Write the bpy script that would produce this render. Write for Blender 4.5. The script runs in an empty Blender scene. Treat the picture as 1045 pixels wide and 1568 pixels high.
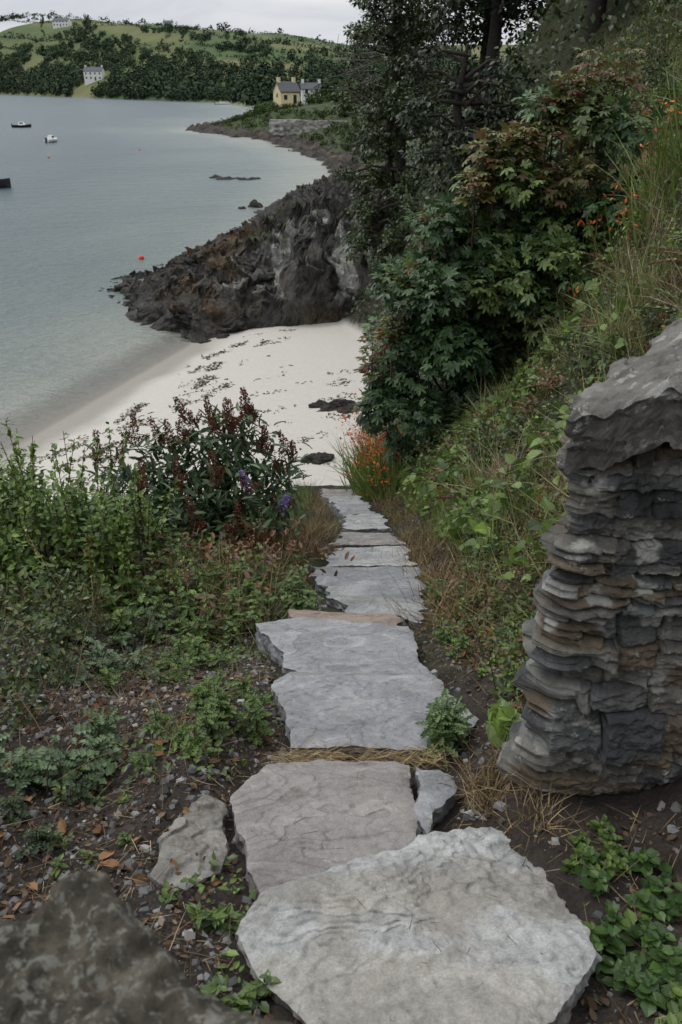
import bpy, math, numpy as np
from mathutils import Vector
R=np.random.RandomState(7)
def A(*a): return np.array(a,dtype=float)
# ---------------------------------------------------------------- noise
def _h(i,j,k,s):
    n=(i*374761393+j*668265263+k*2147483647%1013904223+k*1274126177+s*974711)&0xffffffff
    n=((n^(n>>13))*1274126177)&0xffffffff
    n=(n^(n>>16))&0xffffffff
    return n/4294967295.0
def vn(x,y,z=0.0,s=0):
    x,y,z=np.broadcast_arrays(np.asarray(x,float),np.asarray(y,float),np.asarray(z,float))
    i=np.floor(x).astype(np.int64);j=np.floor(y).astype(np.int64);k=np.floor(z).astype(np.int64)
    f=x-i;g=y-j;h=z-k
    f=f*f*(3-2*f);g=g*g*(3-2*g);h=h*h*(3-2*h)
    r=0
    for a in(0,1):
        for b in(0,1):
            for c in(0,1):
                r=r+_h(i+a,j+b,k+c,s)*(f if a else 1-f)*(g if b else 1-g)*(h if c else 1-h)
    return r*2-1
def fbm(x,y,z=0.0,o=4,s=0):
    r=0;a=1;t=0
    for q in range(o):
        r=r+a*vn(x*2**q,y*2**q,np.asarray(z)*2**q,s+q*17);t+=a;a*=.5
    return r/t*1.6
def ss(e0,e1,x):
    t=np.clip((x-e0)/(e1-e0),0,1);return t*t*(3-2*t)
def nrm(v): return v/np.maximum(np.linalg.norm(v,axis=-1,keepdims=True),1e-9)
# ---------------------------------------------------------------- mesh helpers
def mk(name,V,F,C=None,mat=None,smooth=False,parent=None,attrs=None):
    V=np.asarray(V,dtype=np.float32);me=bpy.data.meshes.new(name)
    F=np.asarray(F,dtype=np.int32);k=F.shape[1];n=len(F)
    me.vertices.add(len(V));me.vertices.foreach_set("co",V.ravel())
    me.loops.add(n*k);me.loops.foreach_set("vertex_index",F.ravel())
    me.polygons.add(n);me.polygons.foreach_set("loop_start",np.arange(0,n*k,k,dtype=np.int32))
    sm=np.full(n,smooth) if np.isscalar(smooth) else np.asarray(smooth)
    me.polygons.foreach_set("use_smooth",sm.astype(bool))
    me.update(calc_edges=True)
    if C is not None:
        C=np.asarray(C,dtype=np.float32)
        if C.shape[1]==3: C=np.concatenate([C,np.ones((len(C),1),np.float32)],1)
        at=me.color_attributes.new("Col",'FLOAT_COLOR','POINT');at.data.foreach_set("color",C.ravel())
    if attrs:
        for kk,vv in attrs.items():
            at=me.attributes.new(kk,'FLOAT','POINT');at.data.foreach_set("value",np.asarray(vv,dtype=np.float32).ravel())
    ob=bpy.data.objects.new(name,me);bpy.context.collection.objects.link(ob)
    if mat: me.materials.append(mat)
    if parent: ob.parent=parent
    return ob
def empty(name,loc=(0,0,0)):
    e=bpy.data.objects.new(name,None);e.location=loc;bpy.context.collection.objects.link(e);return e
def gridF(nx,ny):
    i=np.arange(nx-1)[None,:];j=np.arange(ny-1)[:,None]
    a=(j*nx+i).ravel();return np.stack([a,a+1,a+1+nx,a+nx],1)
class Acc:
    def __init__(s): s.V=[];s.F=[];s.C=[];s.n=0
    def raw(s,V,F,C):
        V=np.asarray(V,float);C=np.asarray(C,float)
        if C.ndim==1: C=np.tile(C,(len(V),1))
        s.V.append(V);s.F.append(np.asarray(F)+s.n);s.C.append(C);s.n+=len(V)
    def inst(s,T,pos,X,N,L,W,B,col):
        TV,TF=T;n=len(pos)
        if n==0:return
        X=nrm(X);Y=nrm(np.cross(N,X));Z=np.cross(X,Y)
        L=np.broadcast_to(L,(n,));W=np.broadcast_to(W,(n,));B=np.broadcast_to(B,(n,))
        V=(pos[:,None]+X[:,None]*(TV[None,:,0:1]*L[:,None,None])+Y[:,None]*(TV[None,:,1:2]*W[:,None,None])+Z[:,None]*(TV[None,:,2:3]*B[:,None,None]))
        m=len(TV);F=(TF[None]+(np.arange(n)*m)[:,None,None]).reshape(-1,3)
        C=np.repeat(col,m,axis=0);s.raw(V.reshape(-1,3),F,C)
    def tube(s,pts,r0,r1,col,k=6):
        pts=np.asarray(pts,float);n=len(pts);t=np.linspace(0,1,n)
        d=nrm(np.gradient(pts,axis=0));up=np.where(np.abs(d[:,2:3])>.9,A(1,0,0)[None],A(0,0,1)[None])
        a=nrm(np.cross(d,up));b=np.cross(d,a);r=(r0+(r1-r0)*t)
        th=np.arange(k)*2*math.pi/k
        V=pts[:,None]+r[:,None,None]*(a[:,None]*np.cos(th)[None,:,None]+b[:,None]*np.sin(th)[None,:,None])
        F=[]
        for i in range(n-1):
            for j in range(k):
                q=(i*k+j,i*k+(j+1)%k,(i+1)*k+(j+1)%k,(i+1)*k+j)
                F+= [(q[0],q[1],q[2]),(q[0],q[2],q[3])]
        s.raw(V.reshape(-1,3),F,A(*col))
    def build(s,name,mat,smooth=False,parent=None):
        return mk(name,np.concatenate(s.V),np.concatenate(s.F),np.concatenate(s.C),mat,smooth,parent)
# templates
def strip(ts,ws,zf):
    V=[];F=[]
    for t,w in zip(ts,ws):
        V+=[(t,w,zf(t,1)),(t,0,zf(t,0)),(t,-w,zf(t,1))]
    for i in range(len(ts)-1):
        a=i*3;b=a+3
        F+=[(a,a+1,b+1),(a,b+1,b),(a+1,a+2,b+2),(a+1,b+2,b+1)]
    return np.array(V,float),np.array(F)
T_leaf=strip([0,.25,.6,1],[.04,.42,.46,.01],lambda t,e:-t*t*.8+e*.25)
T_lance=strip([0,.3,.7,1],[.08,.5,.38,.01],lambda t,e:-t*t*1.0+e*.2)
T_dia=(A([0,0,0],[.5,.5,.12],[1,0,-.15],[.5,-.5,.12]),np.array([(0,1,2),(0,2,3)]))
T_pin=strip([0,.12,.2,.3,.38,.5,.58,.7,.78,.9,1],[.05,.06,.32,.1,.45,.14,.55,.16,.45,.2,.01],lambda t,e:-t*t*.9+e*.2)
T_heart=strip([-.12,0,.15,.4,.75,1],[.22,.42,.52,.45,.22,.01],lambda t,e:-t*t*.5+e*.2)
_fs=[0]+[q/18 for q in range(2,18)]+[1];T_fern=strip(_fs,[.03]+[(.5*math.sin(math.pi*min(1,(q/18)*.8+.25))+.02)*(1 if q%2 else .25) for q in range(2,18)]+[.01],lambda t,e:-t*t*.9+e*.1)
gv=[];gf=[]
for t,w in zip([0,.35,.7,1],[.5,.42,.28,.02]): gv+=[(t,w,-t*t),(t,-w,-t*t)]
for i in range(3): a=i*2;gf+=[(a,a+1,a+3),(a,a+3,a+2)]
T_grass=(np.array(gv,float),np.array(gf))
def palm():
    ang=[180,150,118,95,85,60,48,35,22,10,0];rad=[.12,.3,.42,.3,.3,.5,.58,.42,.28,.48,.62]
    pts=[(a,r) for a,r in zip(ang,rad)];pts=pts+[(-a,r) for a,r in reversed(pts[:-1]) if a!=180]
    V=[(.35,0,0)]
    for a,r in pts:
        x=.35+r*math.cos(math.radians(a));y=r*math.sin(math.radians(a));V.append((x,y,-1.1*r*r+(.08 if r<.35 else 0)))
    n=len(pts);F=[(0,1+i,1+(i+1)%n) for i in range(n)]
    return np.array(V,float),np.array(F)
T_palm=palm()
T_chip=(A([-.5,-.5,0],[.5,-.4,0],[.45,.5,0],[-.4,.45,0],[-.4,-.35,1],[.35,-.35,.8],[.3,.4,1],[-.3,.3,.9]),
 np.array([(4,5,6),(4,6,7),(0,1,5),(0,5,4),(1,2,6),(1,6,5),(2,3,7),(2,7,6),(3,0,4),(3,4,7)]))
def rv(n): return nrm(R.normal(size=(n,3)))
def pal(cols,n,var=.2):
    c=np.array(cols,float);i=R.randint(0,len(c),n);j=R.randint(0,len(c),n);t=R.rand(n,1)
    return (c[i]*t+c[j]*(1-t))*(1+var*R.normal(size=(n,1))).clip(.4,1.8)
# ---------------------------------------------------------------- materials
def nodes(name):
    m=bpy.data.materials.new(name);m.use_nodes=True;nt=m.node_tree;nt.nodes.clear()
    return m,nt
def ramp(nt,src,stops):
    r=nt.nodes.new('ShaderNodeValToRGB');e=r.color_ramp.elements
    while len(e)<len(stops): e.new(.5)
    for q,(p,c) in zip(e,stops): q.position=p;q.color=(*c,1) if len(c)==3 else c
    nt.links.new(src,r.inputs[0]);return r.outputs[0]
def noise(nt,scale,detail=6,rough=.6,dist=0,vec=None):
    t=nt.nodes.new('ShaderNodeTexNoise');t.inputs['Scale'].default_value=scale;t.inputs['Detail'].default_value=detail
    t.inputs['Roughness'].default_value=rough;t.inputs['Distortion'].default_value=dist
    if vec is None:
        g=nt.nodes.new('ShaderNodeNewGeometry');vec=g.outputs['Position']
    nt.links.new(vec,t.inputs['Vector']);return t.outputs['Fac']
def mixc(nt,fac,a,b,mode='MIX'):
    m=nt.nodes.new('ShaderNodeMix');m.data_type='RGBA';m.blend_type=mode
    for s,v in((m.inputs[0],fac),(m.inputs[6],a),(m.inputs[7],b)):
        if hasattr(v,'links'): nt.links.new(v,s)
        elif isinstance(v,(int,float)): s.default_value=v
        else: s.default_value=(*v,1)
    return m.outputs[2]
def finish(nt,col,rough=.85,bump=None,bs=.3,bd=.02,spec=.3,trans=0):
    p=nt.nodes.new('ShaderNodeBsdfPrincipled');nt.links.new(col,p.inputs['Base Color']);p.inputs['Roughness'].default_value=rough
    p.inputs['Specular IOR Level'].default_value=spec
    if bump is not None:
        b=nt.nodes.new('ShaderNodeBump');b.inputs['Distance'].default_value=bd
        if hasattr(bs,'links'): nt.links.new(bs,b.inputs['Strength'])
        else: b.inputs['Strength'].default_value=bs
        nt.links.new(bump,b.inputs['Height']);nt.links.new(b.outputs[0],p.inputs['Normal'])
    out=nt.nodes.new('ShaderNodeOutputMaterial');sh=p.outputs[0]
    if trans:
        t=nt.nodes.new('ShaderNodeBsdfTranslucent');nt.links.new(col,t.inputs[0])
        x=nt.nodes.new('ShaderNodeMixShader');x.inputs[0].default_value=trans
        nt.links.new(sh,x.inputs[1]);nt.links.new(t.outputs[0],x.inputs[2]);sh=x.outputs[0]
    nt.links.new(sh,out.inputs[0])
def attr(nt,n='Col'):
    a=nt.nodes.new('ShaderNodeAttribute');a.attribute_name=n;return a
def m_leaf(name,rough=.45,trans=.25,spec=.4):
    m,nt=nodes(name);finish(nt,attr(nt).outputs['Color'],rough,spec=spec,trans=trans);return m
def m_diff(name):
    m,nt=nodes(name);d=nt.nodes.new('ShaderNodeBsdfDiffuse');nt.links.new(attr(nt).outputs['Color'],d.inputs[0])
    o=nt.nodes.new('ShaderNodeOutputMaterial');nt.links.new(d.outputs[0],o.inputs[0]);return m
def m_col(name,scale=12,rough=.9,bs=.5,bd=.02,lo=.6,hi=1.4,spec=.25,s2=90,var=False):
    m,nt=nodes(name);a=attr(nt)
    n1=noise(nt,scale,6,.7)
    c=mixc(nt,1.0,a.outputs['Color'],ramp(nt,n1,[(.3,(lo,)*3),(.7,(hi,)*3)]),'MULTIPLY')
    c=mixc(nt,1.0,c,ramp(nt,noise(nt,s2,2,.7),[(.3,(.75,)*3),(.7,(1.25,)*3)]),'MULTIPLY')
    st=bs
    if var:
        v=attr(nt,'var').outputs['Fac'];c=mixc(nt,v,a.outputs['Color'],c)
        mm=nt.nodes.new('ShaderNodeMath');mm.operation='MULTIPLY';nt.links.new(v,mm.inputs[0]);mm.inputs[1].default_value=bs;st=mm.outputs[0]
    finish(nt,c,rough,noise(nt,scale*2.5,5,.75),st,bd,spec);return m
M_leaf=m_leaf('leaf_material',.42,.22,.45)
M_far=m_diff('woodland_material')
M_dry=m_diff('dry_leaf_material')
M_ground=m_col('ground_material',9,.95,.8,.035,.5,1.5,.15,90,True)
M_bark=m_col('bark_material',15,.9,.6,.02)
M_rock=m_col('sea_rock_material',2.2,.75,1.0,.18,.5,1.5,.3,11)
def m_stone(name,scale=1,lich=.0,veins=True,lo=.75,hi=1.2,spots=0,warm=.4,bs=.5,dark=.6):
    m,nt=nodes(name);a=attr(nt)
    g=nt.nodes.new('ShaderNodeNewGeometry').outputs['Position']
    n1=noise(nt,4*scale,6,.65,.6,g);n2=noise(nt,28*scale,6,.78,0,g);n3=noise(nt,180*scale,2,.7,0,g)
    c=mixc(nt,1.0,a.outputs['Color'],ramp(nt,n1,[(.3,(lo,)*3),(.7,(hi,)*3)]),'MULTIPLY')
    c=mixc(nt,1.0,c,ramp(nt,n2,[(.25,(.70,.70,.70)),(.5,(1,1,1)),(.75,(1.2,1.19,1.17))]),'MULTIPLY')
    c=mixc(nt,1.0,c,ramp(nt,n3,[(.3,(.8,.8,.8)),(.7,(1.18,1.18,1.18))]),'MULTIPLY')
    c=mixc(nt,ramp(nt,noise(nt,3.1*scale,4,.7,.4,g),[(.54,(0,0,0)),(.74,(warm,)*3)]),c,(.24,.20,.15))
    if lich>0:
        l=ramp(nt,noise(nt,13*scale,5,.75,.3,g),[(.64-lich*.25,(0,0,0)),(.68-lich*.2,(.8,.8,.8))])
        c=mixc(nt,l,c,(.33,.33,.29))
        l2=ramp(nt,noise(nt,9*scale,5,.8,.3,g),[(.58,(0,0,0)),(.68,(dark,)*3)])
        c=mixc(nt,l2,c,(.055,.05,.035))
    if spots:
        v=nt.nodes.new('ShaderNodeTexVoronoi');v.inputs['Scale'].default_value=spots;mpv=nt.nodes.new('ShaderNodeVectorMath');mpv.operation='ADD'
        t=nt.nodes.new('ShaderNodeTexNoise');t.inputs['Scale'].default_value=spots*2.2;t.inputs['Detail'].default_value=4;nt.links.new(g,t.inputs[0])
        sc_=nt.nodes.new('ShaderNodeVectorMath');sc_.operation='SCALE';sc_.inputs['Scale'].default_value=1.1/spots;nt.links.new(t.outputs['Color'],sc_.inputs[0])
        nt.links.new(g,mpv.inputs[0]);nt.links.new(sc_.outputs[0],mpv.inputs[1]);nt.links.new(mpv.outputs[0],v.inputs['Vector'])
        s1=ramp(nt,v.outputs['Distance'],[(.22,(1,1,1)),(.36,(0,0,0))]);s2=ramp(nt,v.outputs['Color'],[(.55,(0,0,0)),(.63,(.8,.8,.8))])
        c=mixc(nt,mixc(nt,1.0,s1,s2,'MULTIPLY'),c,(.38,.38,.35))
    if veins:
        w=nt.nodes.new('ShaderNodeTexWave');w.inputs['Scale'].default_value=1.3*scale;w.inputs['Distortion'].default_value=14
        w.inputs['Detail'].default_value=5;w.inputs['Detail Scale'].default_value=1.1
        mp=nt.nodes.new('ShaderNodeMapping');mp.inputs['Rotation'].default_value=(0,0,1.1);nt.links.new(g,mp.inputs[0]);nt.links.new(mp.outputs[0],w.inputs[0])
        c=mixc(nt,1.0,c,ramp(nt,w.outputs['Fac'],[(.0,(.8,.79,.78)),(.015,(1,1,1)),(.95,(1,1,1)),(1,(1.15,1.15,1.15))]),'MULTIPLY')
    mm=nt.nodes.new('ShaderNodeMath');mm.operation='ADD';nt.links.new(n2,mm.inputs[0]);nt.links.new(n1,mm.inputs[1])
    finish(nt,c,.8,mm.outputs[0],bs,.012,.3);return m
M_slab=m_stone('slate_slab_material',1,.06,warm=.3,lo=.7,hi=1.22)
M_wall=m_stone('slate_wall_material',1.6,.12,False,.5,1.35,spots=10,warm=.3,bs=.8)
M_cope=m_stone('coping_stone_material',1.5,.26,False,.6,1.3,spots=9,warm=.4,bs=.8)
M_cope2=m_stone('lichened_coping_material',5,.46,False,.30,1.7,warm=.5,bs=.9,dark=.95)
# ---------------------------------------------------------------- terrain
XR=np.array([(-60,.75),(14,.75),(20,.8),(25,.9),(29,.6),(33,-.4),(36,-.3),(45,.2),(84,1),(104,2),(127,-3),(150,-10),(165,-15),(182,-27),(190,-27),(218,-23),(240,-24),(270,-16),(300,-22),(353,-34),(404,-50),(2000,-50)]).T
XW=np.array([(-60,-37),(0,-16.2),(10,-12.6),(20.9,-9.0),(32,-5.4),(38,-3),(45,-.5),(84,0),(104,1),(127,-4),(150,-11),(165,-16),(182,-28),(190,-28),(218,-24),(240,-25),(270,-17),(300,-23),(353,-35),(404,-51),(2000,-51)]).T
YF=np.array([(-900,1483),(-50,404),(-36,353),(0,340),(400,300)]).T
RH=np.array([(-900,85),(-450,74),(-296,66),(-114,44),(10,27),(400,24)]).T
SL=np.array([(-60,1.3),(30,1.4),(42,.9),(100,.4),(150,.12),(400,.08),(2000,.05)]).T
def xc(y): return np.interp(y,[0,1.2,1.7,2.6,3.6,5,6.4,8.2,10.3,13.8],[.16,.15,0,.08,-.03,.18,.28,.28,.1,-.02])
def Hs(x,y):
    beach=np.clip(.14*(x-np.interp(y,*XW)),-4,1.9)
    pl=7.8-.4*y
    pl=pl-.55*np.maximum(0,y-7.5)*ss(-.9,-2.2,x)-1.1*np.maximum(0,-x-2.9)-3*np.maximum(0,y-14.8)
    base=np.maximum(beach,pl)
    t=np.maximum(0,x-np.interp(y,*XR));sl=np.interp(y,*SL)
    rise=np.minimum(sl*t-np.minimum(sl,1)*.25*(1-np.exp(-t/.25)),9+.3*t)
    H=base+np.maximum(rise,0)
    s=y-np.interp(x,*YF);fr=np.clip(s/260,0,1)
    zf=np.interp(x,*RH)*np.sin(fr*math.pi/2)+fr*fbm(x/90,y/90,0,3,5)*3
    return np.where(s>0,np.maximum(H,zf),H),beach,pl,t,s
def Hg(x,y):
    x=np.asarray(x,float);y=np.asarray(y,float)
    h,b,pl,t,s=Hs(x,y)
    near=(y<60)
    onland=ss(-.1,.4,pl-b)
    onland=np.maximum(onland,ss(0,.6,t))
    p=np.abs(x-xc(y));carve=(1-ss(.3,.55,p))*(y<14.5)*ss(-.1,.3,pl-b)
    h=h+onland*near*(fbm(x*1.3,y*1.3,0,5,3)*.12*(1-.8*carve)+(.5*fbm(x*.55,y*.4,0,4,9)-.1)*ss(.3,2.2,t))
    h=h-.07*carve
    h=h+(1-onland)*near*fbm(x*1.6,y*1.6,0,3,2)*.012
    return h
def terrain():
    k=.0135;a=3
    xs=a*np.sinh(k*np.arange(-440,441));ys=2+a*np.sinh(k*np.arange(-190,471))
    xs=xs*1.25
    X,Y=np.meshgrid(xs,ys);Z=Hg(X,Y)
    h,b,pl,t,s=Hs(X,Y)
    soil=A(.040,.033,.028);grs=A(.040,.056,.020);sand=A(.465,.44,.40);wet=A(.27,.255,.225)
    C=np.tile(soil,(X.size,1)).reshape(*X.shape,3)
    def mix(m,c):
        nonlocal C;m=m[...,None];C=C*(1-m)+c*m
    nz=fbm(X*.8,Y*.8,0,4,21)
    mix(ss(-.1,.6,nz)*.5,grs); mix(ss(.5,1.6,t)*.8,A(.034,.040,.018))
    sm=(1-ss(-.15,.05,pl-b+nz*.1))*(1-ss(.02,.3,t*(1+nz*.5)))
    mix(sm,sand); d=X-np.interp(Y,*XW)
    mix(sm*(1-ss(.5,1.7,d+nz*.3)),wet)
    far=ss(60,110,Y);mix(far*(t>0),A(.042,.058,.024))
    fi=np.floor((X+.25*s)/70+fbm(X/160,Y/160,0,2,4)*.5);fj=np.floor(s/46+fbm(X/120,Y/120,0,2,8)*.5)
    fc=_h(fi.astype(np.int64),fj.astype(np.int64),0*fi.astype(np.int64),77)
    fld=np.stack([.046+.085*fc,.080+.052*fc,.030+.026*fc],-1)*(1+.15*fbm(X/14,Y/14,0,3,6))[...,None]
    m=(s>0)[...,None];C=np.where(m,fld,C)
    mk('ground',np.stack([X,Y,Z],-1).reshape(-1,3),gridF(len(xs),len(ys)),C.reshape(-1,3),M_ground,True,attrs={'var':(1-.85*sm)*(1-.5*(s>0))})
terrain()
# ---------------------------------------------------------------- sea
def sea():
    a=3;k=.02
    xs=a*np.sinh(k*np.arange(-340,341))-8;ys=28+a*np.sinh(k*np.arange(-240,341))
    X,Y=np.meshgrid(xs,ys);h=Hs(X,Y)[0]
    m,nt=nodes('sea_water_material')
    dep=attr(nt,'depth').outputs['Fac']
    col=ramp(nt,dep,[(0,(.27,.26,.225)),(.12,(.19,.21,.185)),(.35,(.095,.128,.126)),(1,(.036,.068,.080))])
    g=nt.nodes.new('ShaderNodeNewGeometry').outputs['Position']
    big=noise(nt,.035,3,.6,.5,g)
    col=mixc(nt,1.0,col,ramp(nt,big,[(.35,(.80,.83,.86)),(.65,(1.18,1.15,1.1))]),'MULTIPLY')
    mp=nt.nodes.new('ShaderNodeMapping');mp.inputs['Scale'].default_value=(1,1.9,1);mp.inputs['Rotation'].default_value=(0,0,.35);nt.links.new(g,mp.inputs[0])
    w1=noise(nt,1.9,4,.6,.3,mp.outputs[0]);w2=noise(nt,.35,2,.5,.3,mp.outputs[0])
    ad=nt.nodes.new('ShaderNodeMath');ad.operation='MULTIPLY_ADD';nt.links.new(w2,ad.inputs[0]);ad.inputs[1].default_value=1.6;nt.links.new(w1,ad.inputs[2])
    p=nt.nodes.new('ShaderNodeBsdfPrincipled');nt.links.new(col,p.inputs[0]);p.inputs['Roughness'].default_value=.28;p.inputs['IOR'].default_value=1.33
    b=nt.nodes.new('ShaderNodeBump');b.inputs['Strength'].default_value=1.0;b.inputs['Distance'].default_value=.24
    nt.links.new(ad.outputs[0],b.inputs['Height']);nt.links.new(b.outputs[0],p.inputs['Normal'])
    tr=nt.nodes.new('ShaderNodeBsdfTransparent');mx=nt.nodes.new('ShaderNodeMixShader')
    f=ramp(nt,dep,[(0,(.0,.0,.0)),(.012,(.35,.35,.35)),(.08,(1,1,1))])
    nt.links.new(f,mx.inputs[0]);nt.links.new(tr.outputs[0],mx.inputs[1]);nt.links.new(p.outputs[0],mx.inputs[2])
    o=nt.nodes.new('ShaderNodeOutputMaterial');nt.links.new(mx.outputs[0],o.inputs[0])
    mk('sea_water',np.stack([X,Y,0*X],-1).reshape(-1,3),gridF(len(xs),len(ys)),None,m,True,attrs={'depth':np.clip(-h/4,0,1)})
sea()
# ---------------------------------------------------------------- polygons
def sdpoly(X,Y,P):
    P=np.asarray(P,float);d=np.full(X.shape,1e9);ins=np.zeros(X.shape,bool);n=len(P)
    for i in range(n):
        a=P[i];b=P[(i+1)%n];e=b-a
        t=np.clip(((X-a[0])*e[0]+(Y-a[1])*e[1])/(e@e),0,1)
        d=np.minimum(d,np.hypot(X-a[0]-t*e[0],Y-a[1]-t*e[1]))
        c=((a[1]>Y)!=(b[1]>Y))&(X<(b[0]-a[0])*(Y-a[1])/(b[1]-a[1]+1e-12)+a[0]);ins^=c
    return np.where(ins,d,-d)
def resample(P,res):
    P=np.asarray(P,float);out=[]
    for i in range(len(P)):
        a=P[i];b=P[(i+1)%len(P)];n=max(1,int(round(np.linalg.norm(b-a)/res)))
        out.append(a+(b-a)*(np.arange(n)/n)[:,None])
    return np.concatenate(out)
def slab(name,P,ztop,thick,res,relief,col,seed,mat,parent=None,rnd=.004,edge=.012,en=.02,col2=None,steps=3.5,under=.0):
    B=resample(P,res)
    B=B+en*np.stack([fbm(B[:,0]*7,B[:,1]*7,seed,5,seed),fbm(B[:,0]*7,B[:,1]*7,seed+9.5,5,seed+1)],1)
    n=len(B);c=B.mean(0);rad=np.linalg.norm(B-c,axis=1)
    nr=max(6,int(rad.max()/res*.8));ts=np.linspace(1,0,nr)
    XY=c+(B-c)[None]*ts[:,None,None];X=XY[...,0];Y=XY[...,1];dist=(1-ts)[:,None]*rad[None]
    f=fbm(X*1.9,Y*2.6,seed,5,seed+3)+.25*(X*math.cos(seed)+Y*math.sin(seed));q=f*steps;fl=np.floor(q);te=(fl+ss(.88,1,q-fl))/steps
    Z=ztop(X,Y)+relief*(te*1.0+.30*fbm(X*6,Y*6,seed,5,seed+5)+.12*fbm(X*45,Y*45,0,2,seed))-rnd*np.exp(-dist/edge)
    cc=np.tile(A(*col),(X.size,1)).reshape(*X.shape,3)
    tone=1+.32*(_h(fl.astype(np.int64),fl.astype(np.int64)*0+seed,fl.astype(np.int64)*0,5)-.5)
    tone=tone*(1-.25*np.exp(-((q-fl-.94)/.05)**2))
    cc=cc*tone[...,None]
    if col2 is not None: m=ss(-.1,.25,fbm(X*2,Y*3,seed+9,5,seed+8))[...,None];cc=cc*(1-m)+A(*col2)*m
    V=[np.stack([X,Y,Z],-1).reshape(-1,3)];C=[cc.reshape(-1,3)]
    i=np.arange(n);j=(i+1)%n;F=[]
    for r in range(nr-1): F.append(np.stack([r*n+i,r*n+j,(r+1)*n+j,(r+1)*n+i],1))
    sm=[np.ones((nr-1)*n,bool)]
    ks=12;o=nr*n;dr=nrm(B-c);dep=np.linspace(0,1,ks)**1.2*thick
    for k in range(ks):
        zz=Z[0]-dep[k];off=(0 if k==0 else 1)*(.016*fbm(B[:,0]*9,B[:,1]*9,zz*60,3,seed+7)-.004)+under*dep[k]
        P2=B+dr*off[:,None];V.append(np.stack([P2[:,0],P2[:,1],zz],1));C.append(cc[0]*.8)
        if k: F.append(np.stack([o+(k-1)*n+j,o+(k-1)*n+i,o+k*n+i,o+k*n+j],1));sm.append(np.zeros(n,bool))
    return mk(name,np.concatenate(V),np.concatenate(F),np.concatenate(C),mat,np.concatenate(sm),parent)
pz=lambda y:7.8-.4*y
grey=(.255,.26,.27);warm=(.245,.23,.22);pale=(.30,.305,.303);white=(.345,.35,.345)
S=[
 ([(-.24,1.21),(-.175,1.335),(.012,1.457),(.208,1.58),(.361,1.655),(.462,1.61),(.512,1.457),(.541,1.225),(.524,1.107),(.427,.99),(.306,.86),(0,.86),(-.092,.99),(-.196,1.12)],white,.36,.038,.03,(.285,.275,.25)),
 ([(-.321,1.825),(-.23,2.02),(-.157,2.06),(.168,2.06),(.21,2.02),(.225,1.86),(.181,1.60),(.063,1.48),(-.068,1.40),(-.193,1.36),(-.248,1.52)],warm,.34,.010,.015,None),
 ([(.235,2.03),(.349,1.95),(.32,1.78),(.24,1.63),(.215,1.75)],grey,.36,.02,.01,None),
 ([(-.30,2.78),(-.232,2.96),(-.067,2.94),(.40,2.90),(.478,2.65),(.514,2.42),(.459,2.32),(.291,2.19),(.04,2.21),(-.18,2.21),(-.222,2.55)],grey,.35,.014,.015,None),
 ([(-.48,3.8),(-.194,3.89),(.386,3.76),(.379,3.31),(.416,2.93),(-.066,2.97),(-.255,3.1),(-.31,3.36)],grey,.36,.010,.03,None),
 ([(-.33,4.22),(.30,4.10),(.36,3.98),(.32,3.83),(-.27,3.92)],(.27,.215,.18),.4,.012,.03,None),
 ([(-.253,5.78),(.60,5.72),(.56,4.6),(.47,3.98),(.36,4.15),(.07,4.3),(-.03,4.6),(-.2,5.16)],pale,.38,.02,.02,(.21,.22,.23)),
 ([(-.06,6.7),(.60,6.85),(.62,5.87),(-.14,5.82)],pale,.37,.02,.03,None),
 ([(.03,7.7),(.53,7.64),(.61,6.93),(-.07,6.78)],warm,.38,.015,.03,None),
 ([(.08,8.95),(.50,9.15),(.50,7.8),(.04,7.8)],pale,.38,.02,.03,None),
 ([(-.1,10.6),(.38,10.6),(.42,9.25),(.02,9.05)],grey,.38,.02,.03,None),
 ([(-.27,12.1),(.3,12.2),(.36,10.7),(-.12,10.7)],pale,.38,.02,.03,None),
 ([(-.38,14.4),(.28,14.0),(.33,12.3),(-.28,12.2)],warm,.38,.02,.03,None)]
steps=empty('stone_steps')
for i,(P,c,sl,rel,dz,c2) in enumerate(S):
    P=np.array(P);cy=P[:,1].mean()
    res=.0055 if i<3 else (.008 if i<6 else .016)
    slab('step_slab_%d'%(i+1),P,(lambda X,Y,cy=cy,sl=sl,dz=dz:pz(cy)-sl*(Y-cy)+dz),.24,res,rel,c,i+11,M_slab,steps,en=.024 if i<6 else .06,col2=c2,rnd=.012 if i==0 else .004,edge=.03 if i==0 else .01,steps=8 if i==0 else 4)
def onpath(x,y,m=.0):
    r=np.zeros(x.shape,bool)
    for P,*_ in S: r|=sdpoly(x,y,np.array(P))>-m
    return r
slab('flat_stone',[(-.50,1.62),(-.41,1.90),(-.34,1.84),(-.32,1.5),(-.38,1.40),(-.47,1.44)],lambda X,Y:pz(Y)-.005,.15,.006,.04,(.21,.20,.18),61,M_slab,rnd=.01,edge=.02)
slab('flat_stone',[(-.62,2.0),(-.5,2.08),(-.42,2.03),(-.46,1.95),(-.58,1.93)],lambda X,Y:pz(Y)+.0,.12,.006,.03,(.20,.15,.125),63,M_slab)
slab('flat_stone',[(.36,1.74),(.44,1.78),(.47,1.74),(.42,1.69)],lambda X,Y:pz(Y)+.0,.1,.005,.02,(.30,.30,.28),64,M_slab)
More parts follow.
